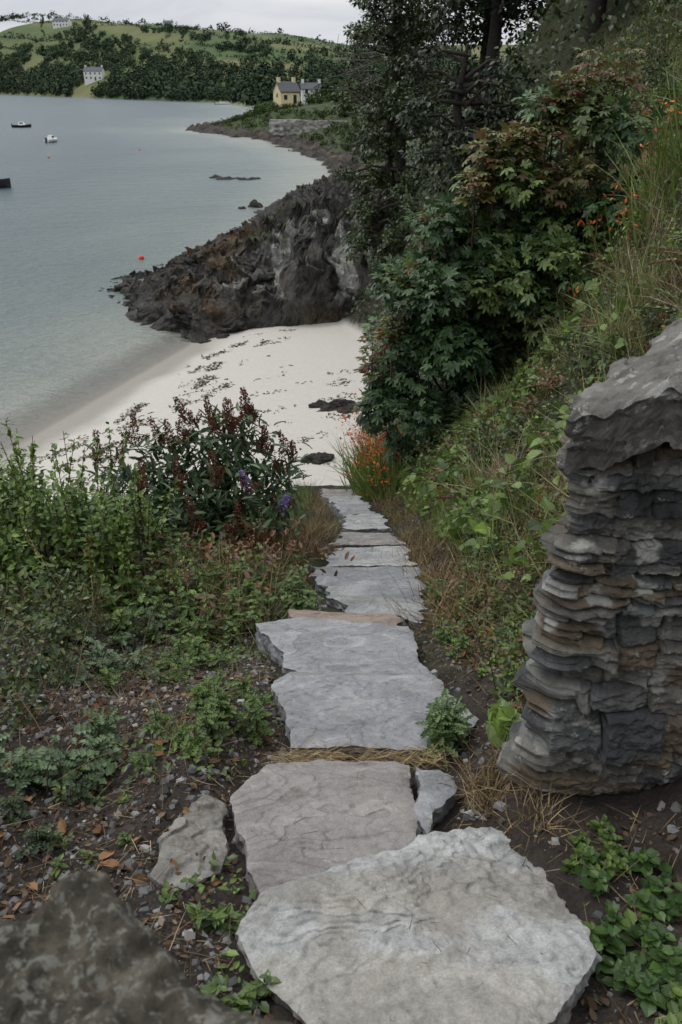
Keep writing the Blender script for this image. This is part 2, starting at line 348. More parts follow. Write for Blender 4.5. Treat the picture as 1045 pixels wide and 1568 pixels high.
# ---------------------------------------------------------------- slate walls: one layered rough surface
def wall(name,P,zb,zt,batter,seed,tilt,res=.0055,corner=.035):
    B=resample(P,res);n=len(B);c=B.mean(0)
    for _ in range(int(corner/res)): B=.5*B+.25*(np.roll(B,1,0)+np.roll(B,-1,0))
    tg=nrm(np.roll(B,-1,0)-np.roll(B,1,0));nr=np.stack([tg[:,1],-tg[:,0]],1)
    if ((B-c)*nr).sum()<0: nr=-nr
    u=np.concatenate([[0],np.cumsum(np.linalg.norm(np.diff(B,axis=0),axis=1))])
    zs=np.arange(zb,zt+.001,.0045);U,Z=np.meshgrid(u,zs);BX=np.broadcast_to(B[:,0],U.shape);BY=np.broadcast_to(B[:,1],U.shape)
    zw=Z+tilt*np.sin(np.minimum(U,3)*1.2)*(1-(Z-zb)/(zt-zb)*.6)+.030*fbm(BX*1.8,BY*1.8,Z*2.2,3,seed)+.009*fbm(BX*14,BY*14,Z*10,4,seed+1)
    zr=np.random.RandomState(seed);edges=[zb-.5]
    while edges[-1]<zt+.5: edges.append(edges[-1]+zr.choice([.04,.065,.09,.13,.17],p=[.2,.25,.25,.2,.1]))
    edges=np.array(edges);bi=np.clip(np.searchsorted(edges,zw,side='right')-1,0,len(edges)-2);bz=edges[bi];bhgt=edges[bi+1]-bz;fz=(zw-bz)/bhgt
    b1=_h(bi,bi*0,bi*0,seed);bl=np.floor((U+.37*b1*9)/(.16+.30*b1)+.30*vn(U*3,bi*1.0)).astype(np.int64);b2=_h(bi,bl,bi*0,seed+3)
    div=np.where(b2>.46,1.0,np.where(b2>.28,2.0,np.maximum(2,np.round(bhgt/.024))))
    q=fz*div;q=q+np.where(div>1,.35*fbm(U*3+bl*3.1,fz*2,0,3,seed+4),0);L=np.clip(np.floor(q),0,div-1);f=np.clip(q-L,0,1);Li=(L+bi*31+bl*7).astype(np.int64)
    l1=_h(Li,Li*0,Li*0,seed+5);ln=.08+.25*l1;bu=U/ln+l1*7+.15*fbm(U*8,zw*8,0,3,seed+6);Bi=np.floor(bu).astype(np.int64);g=bu-Bi
    pr=_h(Li,Bi,Li*0,seed+7);tone=_h(Li,Bi,Li*0+1,seed+8);tone2=_h(Li,Bi,Li*0+2,seed+8);jd=_h(Li,Bi,Li*0+3,seed+8);bp=_h(bi,bl,bi*0+4,seed+8)
    th=bhgt/div;ez=np.minimum(f,1-f)*th;eu=np.minimum(g,1-g)*ln
    disp=.050*(bp-.5)+.022*(pr-.5)-(.008+.026*jd)*np.exp(-(ez/.004)**2)-.026*jd*np.exp(-(eu/.005)**2)
    # broken facets: piecewise-tilted faces instead of smooth waves
    disp+=.03*(f-.5)*(tone2-.5)*2*np.minimum(th/.05,1.5)+.05*(g-.5)*(tone-.5)*2*np.minimum(ln/.2,1.2)
    nn=fbm(BX*16,BY*16,Z*26,4,seed+9);disp+=.014*np.abs(nn)*np.sign(nn)+.010*np.round(3*fbm(BX*10,BY*10,Z*22,3,seed+29))/3+.007*fbm(BX*50,BY*50,Z*80,2,seed+19)+.025*fbm(BX*2.2,BY*2.2,Z*2.2,2,seed+10)
    fr=(zt-Z)/(zt-zb);bat=batter*fr**.8
    X=BX+nr[:,0]*(disp+bat);Y=BY+nr[:,1]*(disp+bat);Z2=Z+.004*fbm(BX*20,BY*20,Z*24,3,seed+11)
    pc=np.array([(.125,.128,.128),(.085,.088,.090),(.15,.142,.125),(.14,.112,.08),(.20,.198,.185)]);pi=np.minimum((tone*5).astype(int),4)
    C=pc[pi]*(.75+.6*tone2)[...,None]
    C*= (1-.6*jd*np.exp(-(ez/.005)**2))[...,None]
    C*= (1+.35*fbm(BX*12,BY*12,Z*30,4,seed+21))[...,None]
    m=ss(.1,.5,fbm(BX*3,BY*3,Z*3,4,seed+12))[...,None]*.45;C=C*(1-m)+A(.10,.082,.052)*m
    F=gridF(n,len(zs));j=np.arange(len(zs)-1);F=np.concatenate([F,np.stack([j*n+n-1,j*n,(j+1)*n,(j+1)*n+n-1],1)])
    return mk(name,np.stack([X,Y,Z2],-1).reshape(-1,3),F,C.reshape(-1,3),M_wall,False)
w=wall('slate_stone_wall',[(.575,1.79),(1.7,1.68),(2.2,2.6),(1.14,2.56)],6.7,8.33,.11,5,-.07)
slab('coping_stone',[(.50,1.735),(.60,1.70),(1.1,1.63),(1.75,1.57),(2.25,2.6),(1.07,2.62)],lambda X,Y:8.305+.085*ss(0,.24,(X-.49)*.85-(Y-1.73)*.5)+.012*fbm(X*6,Y*6,0,4,3),.13,.007,.05,(.175,.165,.15),33,M_cope,w,rnd=.02,edge=.02,en=.03,under=-.1)
w2=wall('slate_stone_wall',[(-.92,.36),(-.30,.47),(-.26,.51),(-.06,.36),(-.05,.22),(-.12,-.2),(-.92,-.3)],7.1,8.2,.03,9,.03,.009)
slab('coping_stone',[(-.95,.42),(-.45,.47),(-.31,.54),(-.26,.59),(-.21,.55),(-.155,.48),(-.10,.44),(-.01,.39),(.01,.25),(-.1,-.22),(-.95,-.32)],lambda X,Y:8.32+.022*fbm(X*9,Y*9,0,4,3)+.010*fbm(X*45,Y*45,0,3,3),.17,.0055,.04,(.105,.095,.072),35,M_cope2,w2,rnd=.03,edge=.02,en=.03)
# ---------------------------------------------------------------- sea rocks
def headland():
    P=[(-5.8,31.9),(-3.1,32.7),(-1,31.8),(1.5,31.5),(3,40),(3,84),(0,84),(-5.5,72.8),(-7.4,60),(-9.0,50.7),(-10.4,46),(-11.8,42),(-10.8,38),(-8.1,33.9)]
    xs=np.arange(-13.5,3.2,.055);ys=np.concatenate([np.arange(30.6,35.5,.03),np.arange(35.5,46,.08),np.arange(46,86,.25)])
    X,Y=np.meshgrid(xs,ys)
    sd=sdpoly(X,Y,P)+.45*fbm(X*.6,Y*.6,0,5,41)
    hx=np.interp(X,[-12,-9.5,-7.6,-5,-2.5,0,3],[.35,.95,1.75,2.1,3.0,3.5,4.3])*np.interp(Y,[30,36,44,52,60,84],[.95,1,1.05,.72,.5,.45])
    es=np.interp(X,[-9.5,-6,-4.2,-3],[2.6,2.2,.95,.55])*np.interp(Y,[34,38],[1,1.4])
    body=hx*(1-np.exp(-np.maximum(sd,0)/es))
    rid=(1-np.abs(fbm(X*.6+Y*.25,Y*.5,0,5,51)))**2
    f2=fbm(X*1.5+.4*Y,Y*.9-.5*X,0,5,53)
    Z=body*(.62+.5*rid)+.36*f2*ss(0,.8,sd)+.20*fbm(X*3,Y*3,0,5,55)*ss(-.2,.4,sd)
    q=Z*1.8+1.1*X-.5*Y+1.3*fbm(X*.7,Y*.7,0,3,3);fl=np.floor(q);Z=Z+.30*((fl+ss(.65,1,q-fl))-q)*ss(.1,.6,sd)
    g=np.where(Y<36,np.clip(.14*(X-np.interp(Y,*XW)),-1,2),-1.0)
    Z=np.maximum(Z,-.05)+np.minimum(g,.6)*np.exp(-np.maximum(sd,0)/2)*(g>0)
    Z=np.where(sd<0,-1.2,Z-.06)
    X2=X+.30*fbm(X*.9,Y*.9,Z*1.3,5,61)+.07*fbm(X*4,Y*4,Z*5,3,62);Y2=Y+.40*fbm(X*.9,Y*.9,Z*1.3+20,5,63)-.45*ss(.6,2.0,Z)*(Y<37)*ss(-5,-3.5,X)+.07*fbm(X*4,Y*4,Z*5+9,3,64)
    gy=np.gradient(Z,ys,axis=0);gx=np.gradient(Z,xs,axis=1);steep=np.hypot(gx,gy)
    C=np.tile(A(.046,.043,.038),(X.size,1)).reshape(*X.shape,3)*(1+.6*fbm(X*2,Y*2,Z*2,4,5))[...,None]
    def mix(m,c):
        nonlocal C;m=np.clip(m,0,1)[...,None];C=C*(1-m)+c*m
    mix(ss(-.05,.45,fbm(X*.7,Y*.7,0,4,71))*ss(-3.5,-5.5,X)*ss(.4,.9,Z)*.7,A(.078,.054,.028))
    mix(ss(.25,.6,fbm(X*1.1,Y*1.1,0,4,171))*ss(-3.5,-5.5,X)*ss(.5,1.0,Z)*.8,A(.13,.068,.024))
    cl=ss(-5.6,-4.6,X)*(Y<40)
    mix(ss(-.3,.3,fbm(X*1.0,Y*1.0,Z,4,79))*ss(.7,1.3,Z)*cl*.75,A(.115,.108,.092))
    mix(ss(-.2,.4,fbm(X*.8,Y*.8,Z*.8,4,179))*ss(1.6,.9,Z)*ss(.2,.5,Z)*cl*.6,A(.10,.078,.045))
    mix(ss(-.25,.3,fbm(X*.5,Y*.5,0,4,73))*ss(1.5,2.3,Z)*ss(1.8,.8,steep)*.85,A(.085,.105,.036))
    st=fbm(X*2.8+.3*Z,Y*.8,Z*.6,5,75)
    mix(ss(.02,.38,st)*ss(1.3,2.0,Z)*cl*.85,A(.37,.37,.34))
    mix(ss(.25,.6,fbm(X*2.2+30,Y*.7,Z*.8,4,77))*ss(.5,1.2,Z)*cl*.8,A(.022,.02,.018))
    F=gridF(len(xs),len(ys));keep=(sd.ravel()>-.35);F=F[keep[F].all(1)]
    mk('rocky_headland',np.stack([X2,Y2,Z],-1).reshape(-1,3),F,C.reshape(-1,3),M_rock,False)
headland()
def shore():
    ys=np.arange(84,262,.4);us=np.arange(-9,6,.3);U,Y=np.meshgrid(us,ys)
    xr=np.interp(Y,*XR);X=xr+U*(1+.4*(Y>160));e=U+1.5*fbm(X*.15,Y*.15,0,4,81)+3.0
    Z=ss(-1.5,1.5,e)*(.5+.9*(1-np.abs(fbm(X*.3,Y*.3,0,5,83))))*1.0+.6*fbm(X*.8,Y*.8,0,4,85)-.65
    Z=np.where(e<-2,-1,Z);Z=Z-.6*ss(3.5,6,U)
    C=np.tile(A(.040,.034,.028),(X.size,1)).reshape(*X.shape,3)
    m=(ss(.0,.5,fbm(X*.25,Y*.25,0,3,87))*ss(.2,1,Z))[...,None];C=C*(1-m)+A(.075,.06,.036)*m
    m=(ss(1,2.2,Z)*.7*ss(-1,2,U))[...,None];C=C*(1-m)+A(.05,.065,.027)*m
    mk('rocky_shore',np.stack([X,Y,Z],-1).reshape(-1,3),gridF(len(us),len(ys)),C.reshape(-1,3),M_rock,False)
shore()
def boulder(name,c,r,seed,col=(.035,.032,.028),n=28):
    th=np.linspace(0,2*math.pi,n,endpoint=False);ph=np.linspace(.01,math.pi*.62,n//2)
    T,Pp=np.meshgrid(th,ph);D=np.stack([np.cos(T)*np.sin(Pp),np.sin(T)*np.sin(Pp),np.cos(Pp)],-1)
    k=1+.45*fbm(D[...,0]*1.7+seed,D[...,1]*1.7,D[...,2]*1.7,4,seed);V=D*k[...,None]*A(*r)+A(*c)
    m=n//2;F=[]
    for j in range(m-1):
        for i in range(n): F.append((j*n+i,j*n+(i+1)%n,(j+1)*n+(i+1)%n,(j+1)*n+i))
    return V.reshape(-1,3),np.array(F),np.tile(A(*col),(n*m,1))
def rocks(name,lst,seed):
    V=[];F=[];C=[];o=0
    for i,(c,r) in enumerate(lst):
        v,f,cc=boulder('',c,r,seed+i);V.append(v);F.append(f+o);C.append(cc);o+=len(v)
    mk(name,np.concatenate(V),np.concatenate(F),np.concatenate(C),M_rock,False)
rocks('reef_rocks',[((-13+q*.8,91+R.normal()*.8,-.28),(.8,.7,.42)) for q in range(6)]+[((-6.8,70,-.15),(.6,.5,.6)),((-7.8,69,-.2),(.4,.4,.4))],100)
rocks('beach_rocks',[((-.1,21,1.15),(.5,.35,.24)),((-.55,21.3,1.1),(.35,.22,.16)),((.35,20.6,1.2),(.4,.3,.22)),((-.5,17.2,1.35),(.35,.2,.16)),((-4.6,31.7,.05),(.3,.25,.2)),((-5.2,31.3,.0),(.25,.2,.15)),((-2.9,30.3,.3),(.13,.1,.13))],140)
def seaweed():
    a=Acc();n=5200;y=R.uniform(17,31.5,n);band=R.choice([1.9,2.9,3.9],n,p=[.35,.45,.2])
    x=np.interp(y,*XW)+band+R.normal(size=n)*.16+fbm(y*.5,band,0,3,3)*.55
    k=fbm(x*1.3,y*1.1,0,4,91)>.05
    n2=3600;y2=R.uniform(16.5,26,n2);x2=R.uniform(-5,.4,n2);k2=fbm(x2*1.1+9,y2*1.6,0,4,95)>.38
    x=np.concatenate([x[k],x2[k2]]);y=np.concatenate([y[k],y2[k2]]);n=len(x)
    pos=np.stack([x,y,Hg(x,y)+.012],1);D=rv(n);D[:,2]*=.15;N=nrm(A(0,0,1)+.3*rv(n))
    a.inst(T_leaf,pos,D,N,R.uniform(.04,.17,n),R.uniform(.02,.055,n),R.uniform(-.03,.05,n),pal([(.045,.033,.02),(.09,.065,.035),(.06,.06,.025)],n))
    a.build('seaweed',M_dry)
seaweed()
# ---------------------------------------------------------------- vegetation helpers
WP=[(.43,1.60),(1.8,1.52),(2.3,2.7),(1.0,2.65)]
def keepout(x,y): return onpath(x,y,.02)|(sdpoly(x,y,WP)>0)
def clump(a,c,r,n,T,L,W,B,cols,droop=-.2,shell=.45,up=1.0,var=.2):
    u=rv(n);c=A(*c);r=np.broadcast_to(A(*r) if hasattr(r,'__len__') else r,(3,))
    k=(.8+.35*fbm(u[:,0]*1.8+c[0]*3,u[:,1]*1.8+c[1]*3,u[:,2]*1.8,3,5))
    rr=R.rand(n)**shell
    pos=c+u*r*(rr*k)[:,None]
    D=nrm(u*.7+rv(n)*.6+A(0,0,droop));N=nrm(u*.5+A(0,0,up)+rv(n)*.45)
    sc=R.uniform(.6,1.2,n)
    a.inst(T,pos,D,N,L*sc,W*sc,B*sc,pal(cols,n,var))
def gscatter(n,xr,yr,pw=1.0):
    y=yr[0]+(yr[1]-yr[0])*R.rand(n)**pw;x=R.uniform(xr[0],xr[1],n);return x,y
def grass(a,x,y,h,w,cols,lean=.35,bend=.5,z=None):
    n=len(x)
    if n==0:return
    pos=np.stack([x,y,Hg(x,y)-.01 if z is None else z],1)
    D=nrm(A(0,0,1)+lean*R.normal(size=(n,3)));az=R.rand(n)*6.283
    N=nrm(np.stack([-np.cos(az),-np.sin(az),np.full(n,.15)],1))
    hh=h*R.uniform(.5,1.2,n);a.inst(T_grass,pos,D,N,hh,w*R.uniform(.7,1.3,n),hh*bend*R.rand(n),pal(cols,n,.2))
def weed(a,x,y,h,nl,T,L,W,cols,spread=.5,z=None):
    z0=float(Hg(A(x),A(y))[0]) if z is None else z
    for sidx in range(max(1,nl//14)):
        az=R.rand()*6.28;d=A(math.cos(az)*spread*R.rand(),math.sin(az)*spread*R.rand(),1)
        hh=h*R.uniform(.6,1.1);m=14;t=R.rand(m)**.8
        pos=A(x,y,z0)+np.outer(t*hh,d)+R.normal(size=(m,3))*.006
        az2=R.rand(m)*6.28;D=np.stack([np.cos(az2),np.sin(az2),.5*R.rand(m)+.1],1);N=nrm(A(0,0,1)+.3*rv(m))
        s=R.uniform(.6,1.1,m)*(1.15-.5*t)
        a.inst(T,pos,D,N,L*s,W*s,L*.35*s,pal(cols,m,.15))
        a.tube([A(x,y,z0-.02),A(x,y,z0)+d*hh*.5,A(x,y,z0)+d*hh],.0025,.0015,(.07,.10,.04),4)
G1=[(.068,.118,.024),(.095,.15,.030),(.12,.18,.036),(.045,.08,.022)]
G2=[(.14,.22,.038),(.18,.26,.055),(.10,.165,.03)]
GD=[(.022,.040,.014),(.035,.058,.018),(.05,.075,.02)]
GM=[(.055,.09,.027),(.10,.13,.034),(.15,.16,.05),(.038,.065,.022)]
STR=[(.27,.20,.11),(.20,.14,.07),(.33,.26,.15),(.14,.10,.06)]
RED=[(.16,.06,.03),(.12,.055,.028),(.18,.095,.04),(.09,.07,.03)]
# ---------------------------------------------------------------- litter / gravel
def litter():
    a=Acc();n=20000
    x=np.concatenate([R.uniform(-2.0,-.15,n),R.uniform(.3,1.4,n//3)]);y=np.concatenate([.9+4.6*R.rand(n)**1.3,.9+5*R.rand(n//3)**1.3])
    k=~keepout(x,y)&(fbm(x*2.2,y*2.2,0,3,17)>-.5);x=x[k];y=y[k];n=len(x)
    pos=np.stack([x,y,Hg(x,y)+.005],1);D=rv(n);D[:,2]*=.3;N=nrm(A(0,0,1)+.6*rv(n))
    L=.008+.028*R.rand(n)**2.4;a.inst(T_leaf,pos,D,N,L,L*R.uniform(.3,.7,n),L*R.uniform(-.5,.7,n),pal([(.075,.048,.034),(.12,.08,.052),(.05,.04,.033),(.17,.125,.085),(.06,.055,.048)],n,.3))
    m=6000;x=R.uniform(-1.7,1.1,m);y=.9+5*R.rand(m)**1.2;k=~keepout(x,y);x=x[k];y=y[k];m=len(x)
    D=rv(m);D[:,2]*=.4;a.inst(T_grass,np.stack([x,y,Hg(x,y)+.01],1),D,nrm(A(0,0,1)+.4*rv(m)),R.uniform(.02,.14,m),.002,R.uniform(-.02,.02,m),pal([(.2,.15,.09),(.11,.08,.05),(.28,.22,.14)],m,.3))
    # larger curled dead leaves here and there
    m=130;x=R.uniform(-1.1,-.25,m);y=R.uniform(1.2,3.2,m);k=~keepout(x,y);x=x[k];y=y[k];m=len(x);D=rv(m);D[:,2]*=.3;L=R.uniform(.035,.06,m)
    a.inst(T_leaf,np.stack([x,y,Hg(x,y)+.012],1),D,nrm(A(0,0,1)+.6*rv(m)),L,L*.6,L*.6,pal([(.20,.12,.065),(.16,.09,.05)],m,.2))
    m=160;x=R.uniform(-.3,.5,m);y=R.uniform(1,5.5,m);k=onpath(x,y,-.02);x=x[k];y=y[k];m=len(x);D=rv(m);D[:,2]*=.1
    a.inst(T_grass,np.stack([x,y,pz(y)+.035],1),D,nrm(A(0,0,1)+.2*rv(m)),R.uniform(.01,.05,m),.0018,.002,pal([(.10,.08,.05),(.06,.05,.04)],m,.3))
    a.build('leaf_litter',M_dry)
    a=Acc();n=20000
    x=np.concatenate([R.uniform(-1.9,-.1,n),R.uniform(.25,1.9,n//2)]);y=np.concatenate([.9+5*R.rand(n)**1.3,.9+8*R.rand(n//2)**1.2])
    k=~keepout(x,y);x=x[k];y=y[k];n=len(x);D=rv(n);D[:,2]*=.2
    L=.004+.034*R.rand(n)**5;a.inst(T_chip,np.stack([x,y,Hg(x,y)-L*.1],1),D,nrm(A(0,0,1)+.35*rv(n)),L,L*R.uniform(.5,1,n),L*R.uniform(.2,.5,n),pal([(.10,.10,.105),(.16,.16,.16),(.065,.062,.058),(.25,.245,.235)],n,.2))
    a.build('gravel',M_dry)
litter()
def weeds():
    a=Acc()
    def patch(cx,cy,sx,sy,n,h,T,L,W,cols,nl=28):
        for i in range(n):
            x=cx+R.normal()*sx;y=cy+R.normal()*sy
            if keepout(A(x),A(y))[0] and R.rand()<.85: continue
            weed(a,x,y,h*R.uniform(.5,1.2),nl,T,L,W,cols)
    patch(-.46,2.3,.10,.14,16,.14,T_pin,.065,.03,G1)
    patch(-.75,3.45,.14,.2,10,.16,T_pin,.08,.035,G1)
    patch(-1.1,3.3,.15,.2,10,.18,T_pin,.09,.045,[(.12,.17,.09),(.09,.14,.06)])
    patch(-.92,2.0,.08,.10,7,.16,T_pin,.09,.045,[(.12,.17,.09),(.07,.12,.04)])
    patch(-.27,1.28,.03,.05,6,.06,T_leaf,.05,.02,G1,14)
    patch(-.16,1.05,.05,.05,12,.05,T_leaf,.04,.025,G1,14)
    patch(-.95,1.5,.2,.25,7,.12,T_pin,.06,.03,GD)
    patch(-.7,2.8,.35,.5,22,.08,T_pin,.045,.02,G1,14)
    patch(-.8,1.8,.3,.4,18,.05,T_leaf,.03,.015,G1,14)
    patch(.67,1.12,.09,.16,46,.06,T_leaf,.042,.034,[(.05,.10,.025),(.07,.13,.03),(.035,.07,.02)],14)
    patch(.75,.95,.09,.1,18,.06,T_leaf,.04,.03,G1,14)
    patch(.62,1.42,.06,.06,14,.045,T_leaf,.03,.02,G1,14)
    patch(-.55,4.5,.15,.4,14,.16,T_leaf,.06,.03,G1)
    patch(-1.0,4.3,.3,.5,34,.2,T_pin,.1,.05,G1)
    patch(.24,1.66,.05,.04,5,.04,T_leaf,.03,.014,G1,14)
    patch(-.5,5.2,.15,.5,26,.18,T_leaf,.07,.04,G1)
    patch(.85,3.2,.14,.5,30,.16,T_pin,.065,.032,G1);patch(.9,4.6,.18,.6,34,.18,T_leaf,.06,.035,G1);patch(.70,3.0,.06,.5,22,.08,T_leaf,.04,.02,G2,14);patch(1.0,3.6,.2,.6,26,.2,T_leaf,.05,.03,GM)
    for q in range(7): weed(a,.37+R.normal()*.03,2.28+R.normal()*.04,.22,28,T_pin,.085,.036,[(.12,.18,.07),(.08,.14,.04)],z=pz(2.3)-.03)
    for x,y in[(.52,2.0),(.55,2.1)]: weed(a,x,y,.2,14,T_heart,.08,.08,G2)
    n=9000;x,y=gscatter(n,(-1.9,-.2),(1.0,6),1.2);k=(~keepout(x,y))&(fbm(x*2,y*2,0,3,7)>.0);x=x[k];y=y[k];n=len(x)
    D=rv(n);D[:,2]=np.abs(D[:,2])*.5;L=R.uniform(.01,.035,n);a.inst(T_leaf,np.stack([x,y,Hg(x,y)+.01+.03*R.rand(n)],1),D,nrm(A(0,0,1)+.5*rv(n)),L,L*.55,L*.3,pal(G1,n))
    a.build('path_weeds',M_leaf)
weeds()
def drygrass():
    a=Acc()
    n=520;x=R.uniform(-.22,.35,n);y=2.125+R.normal(size=n)*.034;D=nrm(np.stack([R.choice([-1,1],n)*1.0,R.normal(size=n)*.8,R.rand(n)*.5],1))
    a.inst(T_grass,np.stack([x,y,pz(y)-.015+.03*R.rand(n)],1),D,nrm(A(0,0,1)+.5*rv(n)),R.uniform(.02,.12,n),.002,R.uniform(0,.04,n),pal(STR,n,.35))
    def tuft(cx,cy,s,n,h,cols=STR,bend=.9,w=.003):
        grass(a,cx+R.normal(size=n)*s,cy+R.normal(size=n)*s,h,w,cols,.6,bend)
    tuft(.47,1.86,.04,260,.14);tuft(.42,1.75,.03,140,.10);tuft(-.55,2.2,.05,160,.1);tuft(.52,1.62,.05,160,.09)
    for c in[(.66,5.4),(.7,6.2),(.72,4.6),(.6,3.9),(-.3,6.4),(-.25,7.5),(-.2,8.4),(.75,7.4),(.75,9),(.7,10.5),(-.35,9.8),(-.5,6),(-.45,11.5),(.6,12.5),(-.7,5.6)]:
        tuft(c[0],c[1],.11,230,.28,w=.004)
    n=20000;x,y=gscatter(n,(.6,4.2),(2.2,15),1.4);k=(fbm(x*1.5,y*.8,0,3,31)>-.1)&~keepout(x,y);x=x[k];y=y[k]
    grass(a,x,y,.26,.005,STR+[(.10,.12,.04)],.8,.8)
    # tall dead stems with seed heads on both banks
    for i in range(110):
        left=i%2;y=R.uniform(3.6,9);x=R.uniform(-1.6,-.5) if left else 1.0+R.rand()*min(3,y*.35)
        z=float(Hg(A(x),A(y))[0]);h=R.uniform(.25,.6);d=A(R.normal()*.25,R.normal()*.25,1);c=STR[R.randint(4)] if R.rand()<.5 else RED[R.randint(3)]
        a.tube([A(x,y,z),A(x,y,z)+d*h*.5,A(x,y,z)+d*h],.003,.0015,c,4);m=26;t=R.uniform(.65,1,m)
        a.inst(T_dia,A(x,y,z)+np.outer(t*h,d)+R.normal(size=(m,3))*.012,rv(m),rv(m),.02,.012,.004,pal([c],m,.2))
    a.build('dry_grass',M_dry)
    a=Acc();n=9000;x,y=gscatter(n,(.55,1.8),(2.1,6.5),1.2);k=(fbm(x*2,y*1.2,0,3,33)>-.15)&~keepout(x,y);x=x[k];y=y[k];n=len(x)
    D=nrm(rv(n)+A(0,0,.4));L=R.uniform(.015,.05,n);a.inst(T_leaf,np.stack([x,y,Hg(x,y)+.2*R.rand(n)**1.5],1),D,nrm(A(0,0,1)+.6*rv(n)),L,L*.4,L*.2,pal(RED+[(.07,.10,.03),(.10,.14,.035)],n,.25))
    n=1200;x=R.normal(size=n)*.25-.75;y=R.normal(size=n)*.45+5.6;L=R.uniform(.03,.08,n);D=nrm(rv(n)+A(0,0,.6));a.inst(T_leaf,np.stack([x,y,Hg(x,y)+.35*R.rand(n)],1),D,nrm(A(0,0,1)+.6*rv(n)),L,L*.4,L*.2,pal(RED,n,.25))
    a.build('red_docks',M_leaf)
drygrass()
# ---------------------------------------------------------------- right bank
def bank():
    a=Acc();n=56000
    x,y=gscatter(n,(.6,8.5),(2.1,22),1.35);t=x-.7
    k=(t<(y*.45+.6))&~keepout(x,y)&(fbm(x*1.0,y*.7,0,4,35)>(.08-.12*x));x=x[k];y=y[k];n=len(x)
    s=(.5+.07*y)
    hgt=(.03+.3*R.rand(n)**1.5)*ss(.6,1.6,x)*1.2
    D=nrm(rv(n)+A(-.2,-.2,.1));N=nrm(A(-.4,-.3,1)+.8*rv(n));L=R.uniform(.02,.06,n)*s
    k2=fbm(x*.8+5,y*.8,0,3,37)[:,None]
    a.inst(T_leaf,np.stack([x,y,Hg(x,y)+hgt],1),D,N,L,L*.55,L*.3,pal(GM+G1,n)*(1.1+.6*k2))
    n=7500;x,y=gscatter(n,(.9,6),(2.6,15),1.3);k=(x-.7<(y*.45))&(fbm(x*1.1+3,y*.9,0,3,39)>.18)&~keepout(x,y);x=x[k];y=y[k];n=len(x)
    D=nrm(rv(n)*.8+A(-.5,-.4,-.1));N=nrm(A(-.4,-.3,1)+.7*rv(n));L=R.uniform(.04,.12,n)*(.75+.045*y)
    a.inst(T_heart,np.stack([x,y,Hg(x,y)+.08+.3*R.rand(n)],1),D,N,L,L*.9,L*.3,pal(G2+G1,n,.2))
    for i in range(190):
        y=2.6+16*R.rand()**1.1;x=1.0+R.rand()*min(6.5,y*.5)
        if keepout(A(x),A(y))[0] or (x<2.6 and y<3.2): continue
        z=float(Hg(A(x),A(y))[0]);r=R.uniform(.14,.36)*(.6+.06*y)
        cols=[G1,GD,GM,G2,RED+GM][R.choice(5,p=[.26,.24,.24,.14,.12])];L=R.uniform(.035,.06)*(.7+.06*y)
        clump(a,(x,y,z+r*.55),(r,r,r*.9),int(150+R.rand()*150),T_leaf,L,L*.55,L*.3,cols,-.15,.5,.8)
    for i in range(100):
        y=3.0+13*R.rand();x=1.1+R.rand()*min(6,y*.45)
        if keepout(A(x),A(y))[0]: continue
        z=float(Hg(A(x),A(y))[0]);m=R.randint(7,13);az=R.rand(m)*6.28;D=np.stack([np.cos(az),np.sin(az),R.uniform(.5,1.2,m)],1)
        L=R.uniform(.22,.5)*(.7+.04*y);N=np.stack([-np.cos(az)*.5,-np.sin(az)*.5,np.ones(m)],1)
        a.inst(T_fern,np.tile(A(x,y,z),(m,1)),D,N,L*R.uniform(.7,1.1,m),L*.3,L*.55,pal(G1+GM if R.rand()<.75 else [(.17,.10,.05),(.12,.08,.04)],m,.1))
    a.build('bank_foliage',M_leaf)
    a=Acc();n=30000;x,y=gscatter(n,(1.0,9),(2.8,24),1.2);k=(x-.6<(y*.5+.5))&(fbm(x*.6,y*.5,0,3,43)>(-.0-(x-2)*.12))&~keepout(x,y);x=x[k];y=y[k]
    grass(a,x,y,.42,.009,[(.12,.175,.046),(.18,.20,.07),(.085,.125,.033),(.27,.225,.12),(.22,.17,.09)],.4,.85)
    for i in range(150):
        y=3+15*R.rand();x=1.1+R.rand()*min(6.5,y*.5);m=90
        if keepout(A(x),A(y))[0]: continue
        grass(a,x+R.normal(size=m)*.06,y+R.normal(size=m)*.06,R.uniform(.3,.65),.008,[(.16,.21,.055),(.21,.22,.09),(.28,.23,.12)] if R.rand()<.5 else STR,.4,1.1)
    n=2500;x=.9+R.rand(n)*.5;y=5+R.rand(n)*8;grass(a,x,y,.3,.006,G2,.4,.7)
    n=1800;x=-.45-R.rand(n)*.5;y=4.3+R.rand(n)*9;grass(a,x,y,.25,.006,G1,.4,.7)
    a.build('bank_grass',M_leaf)
bank()
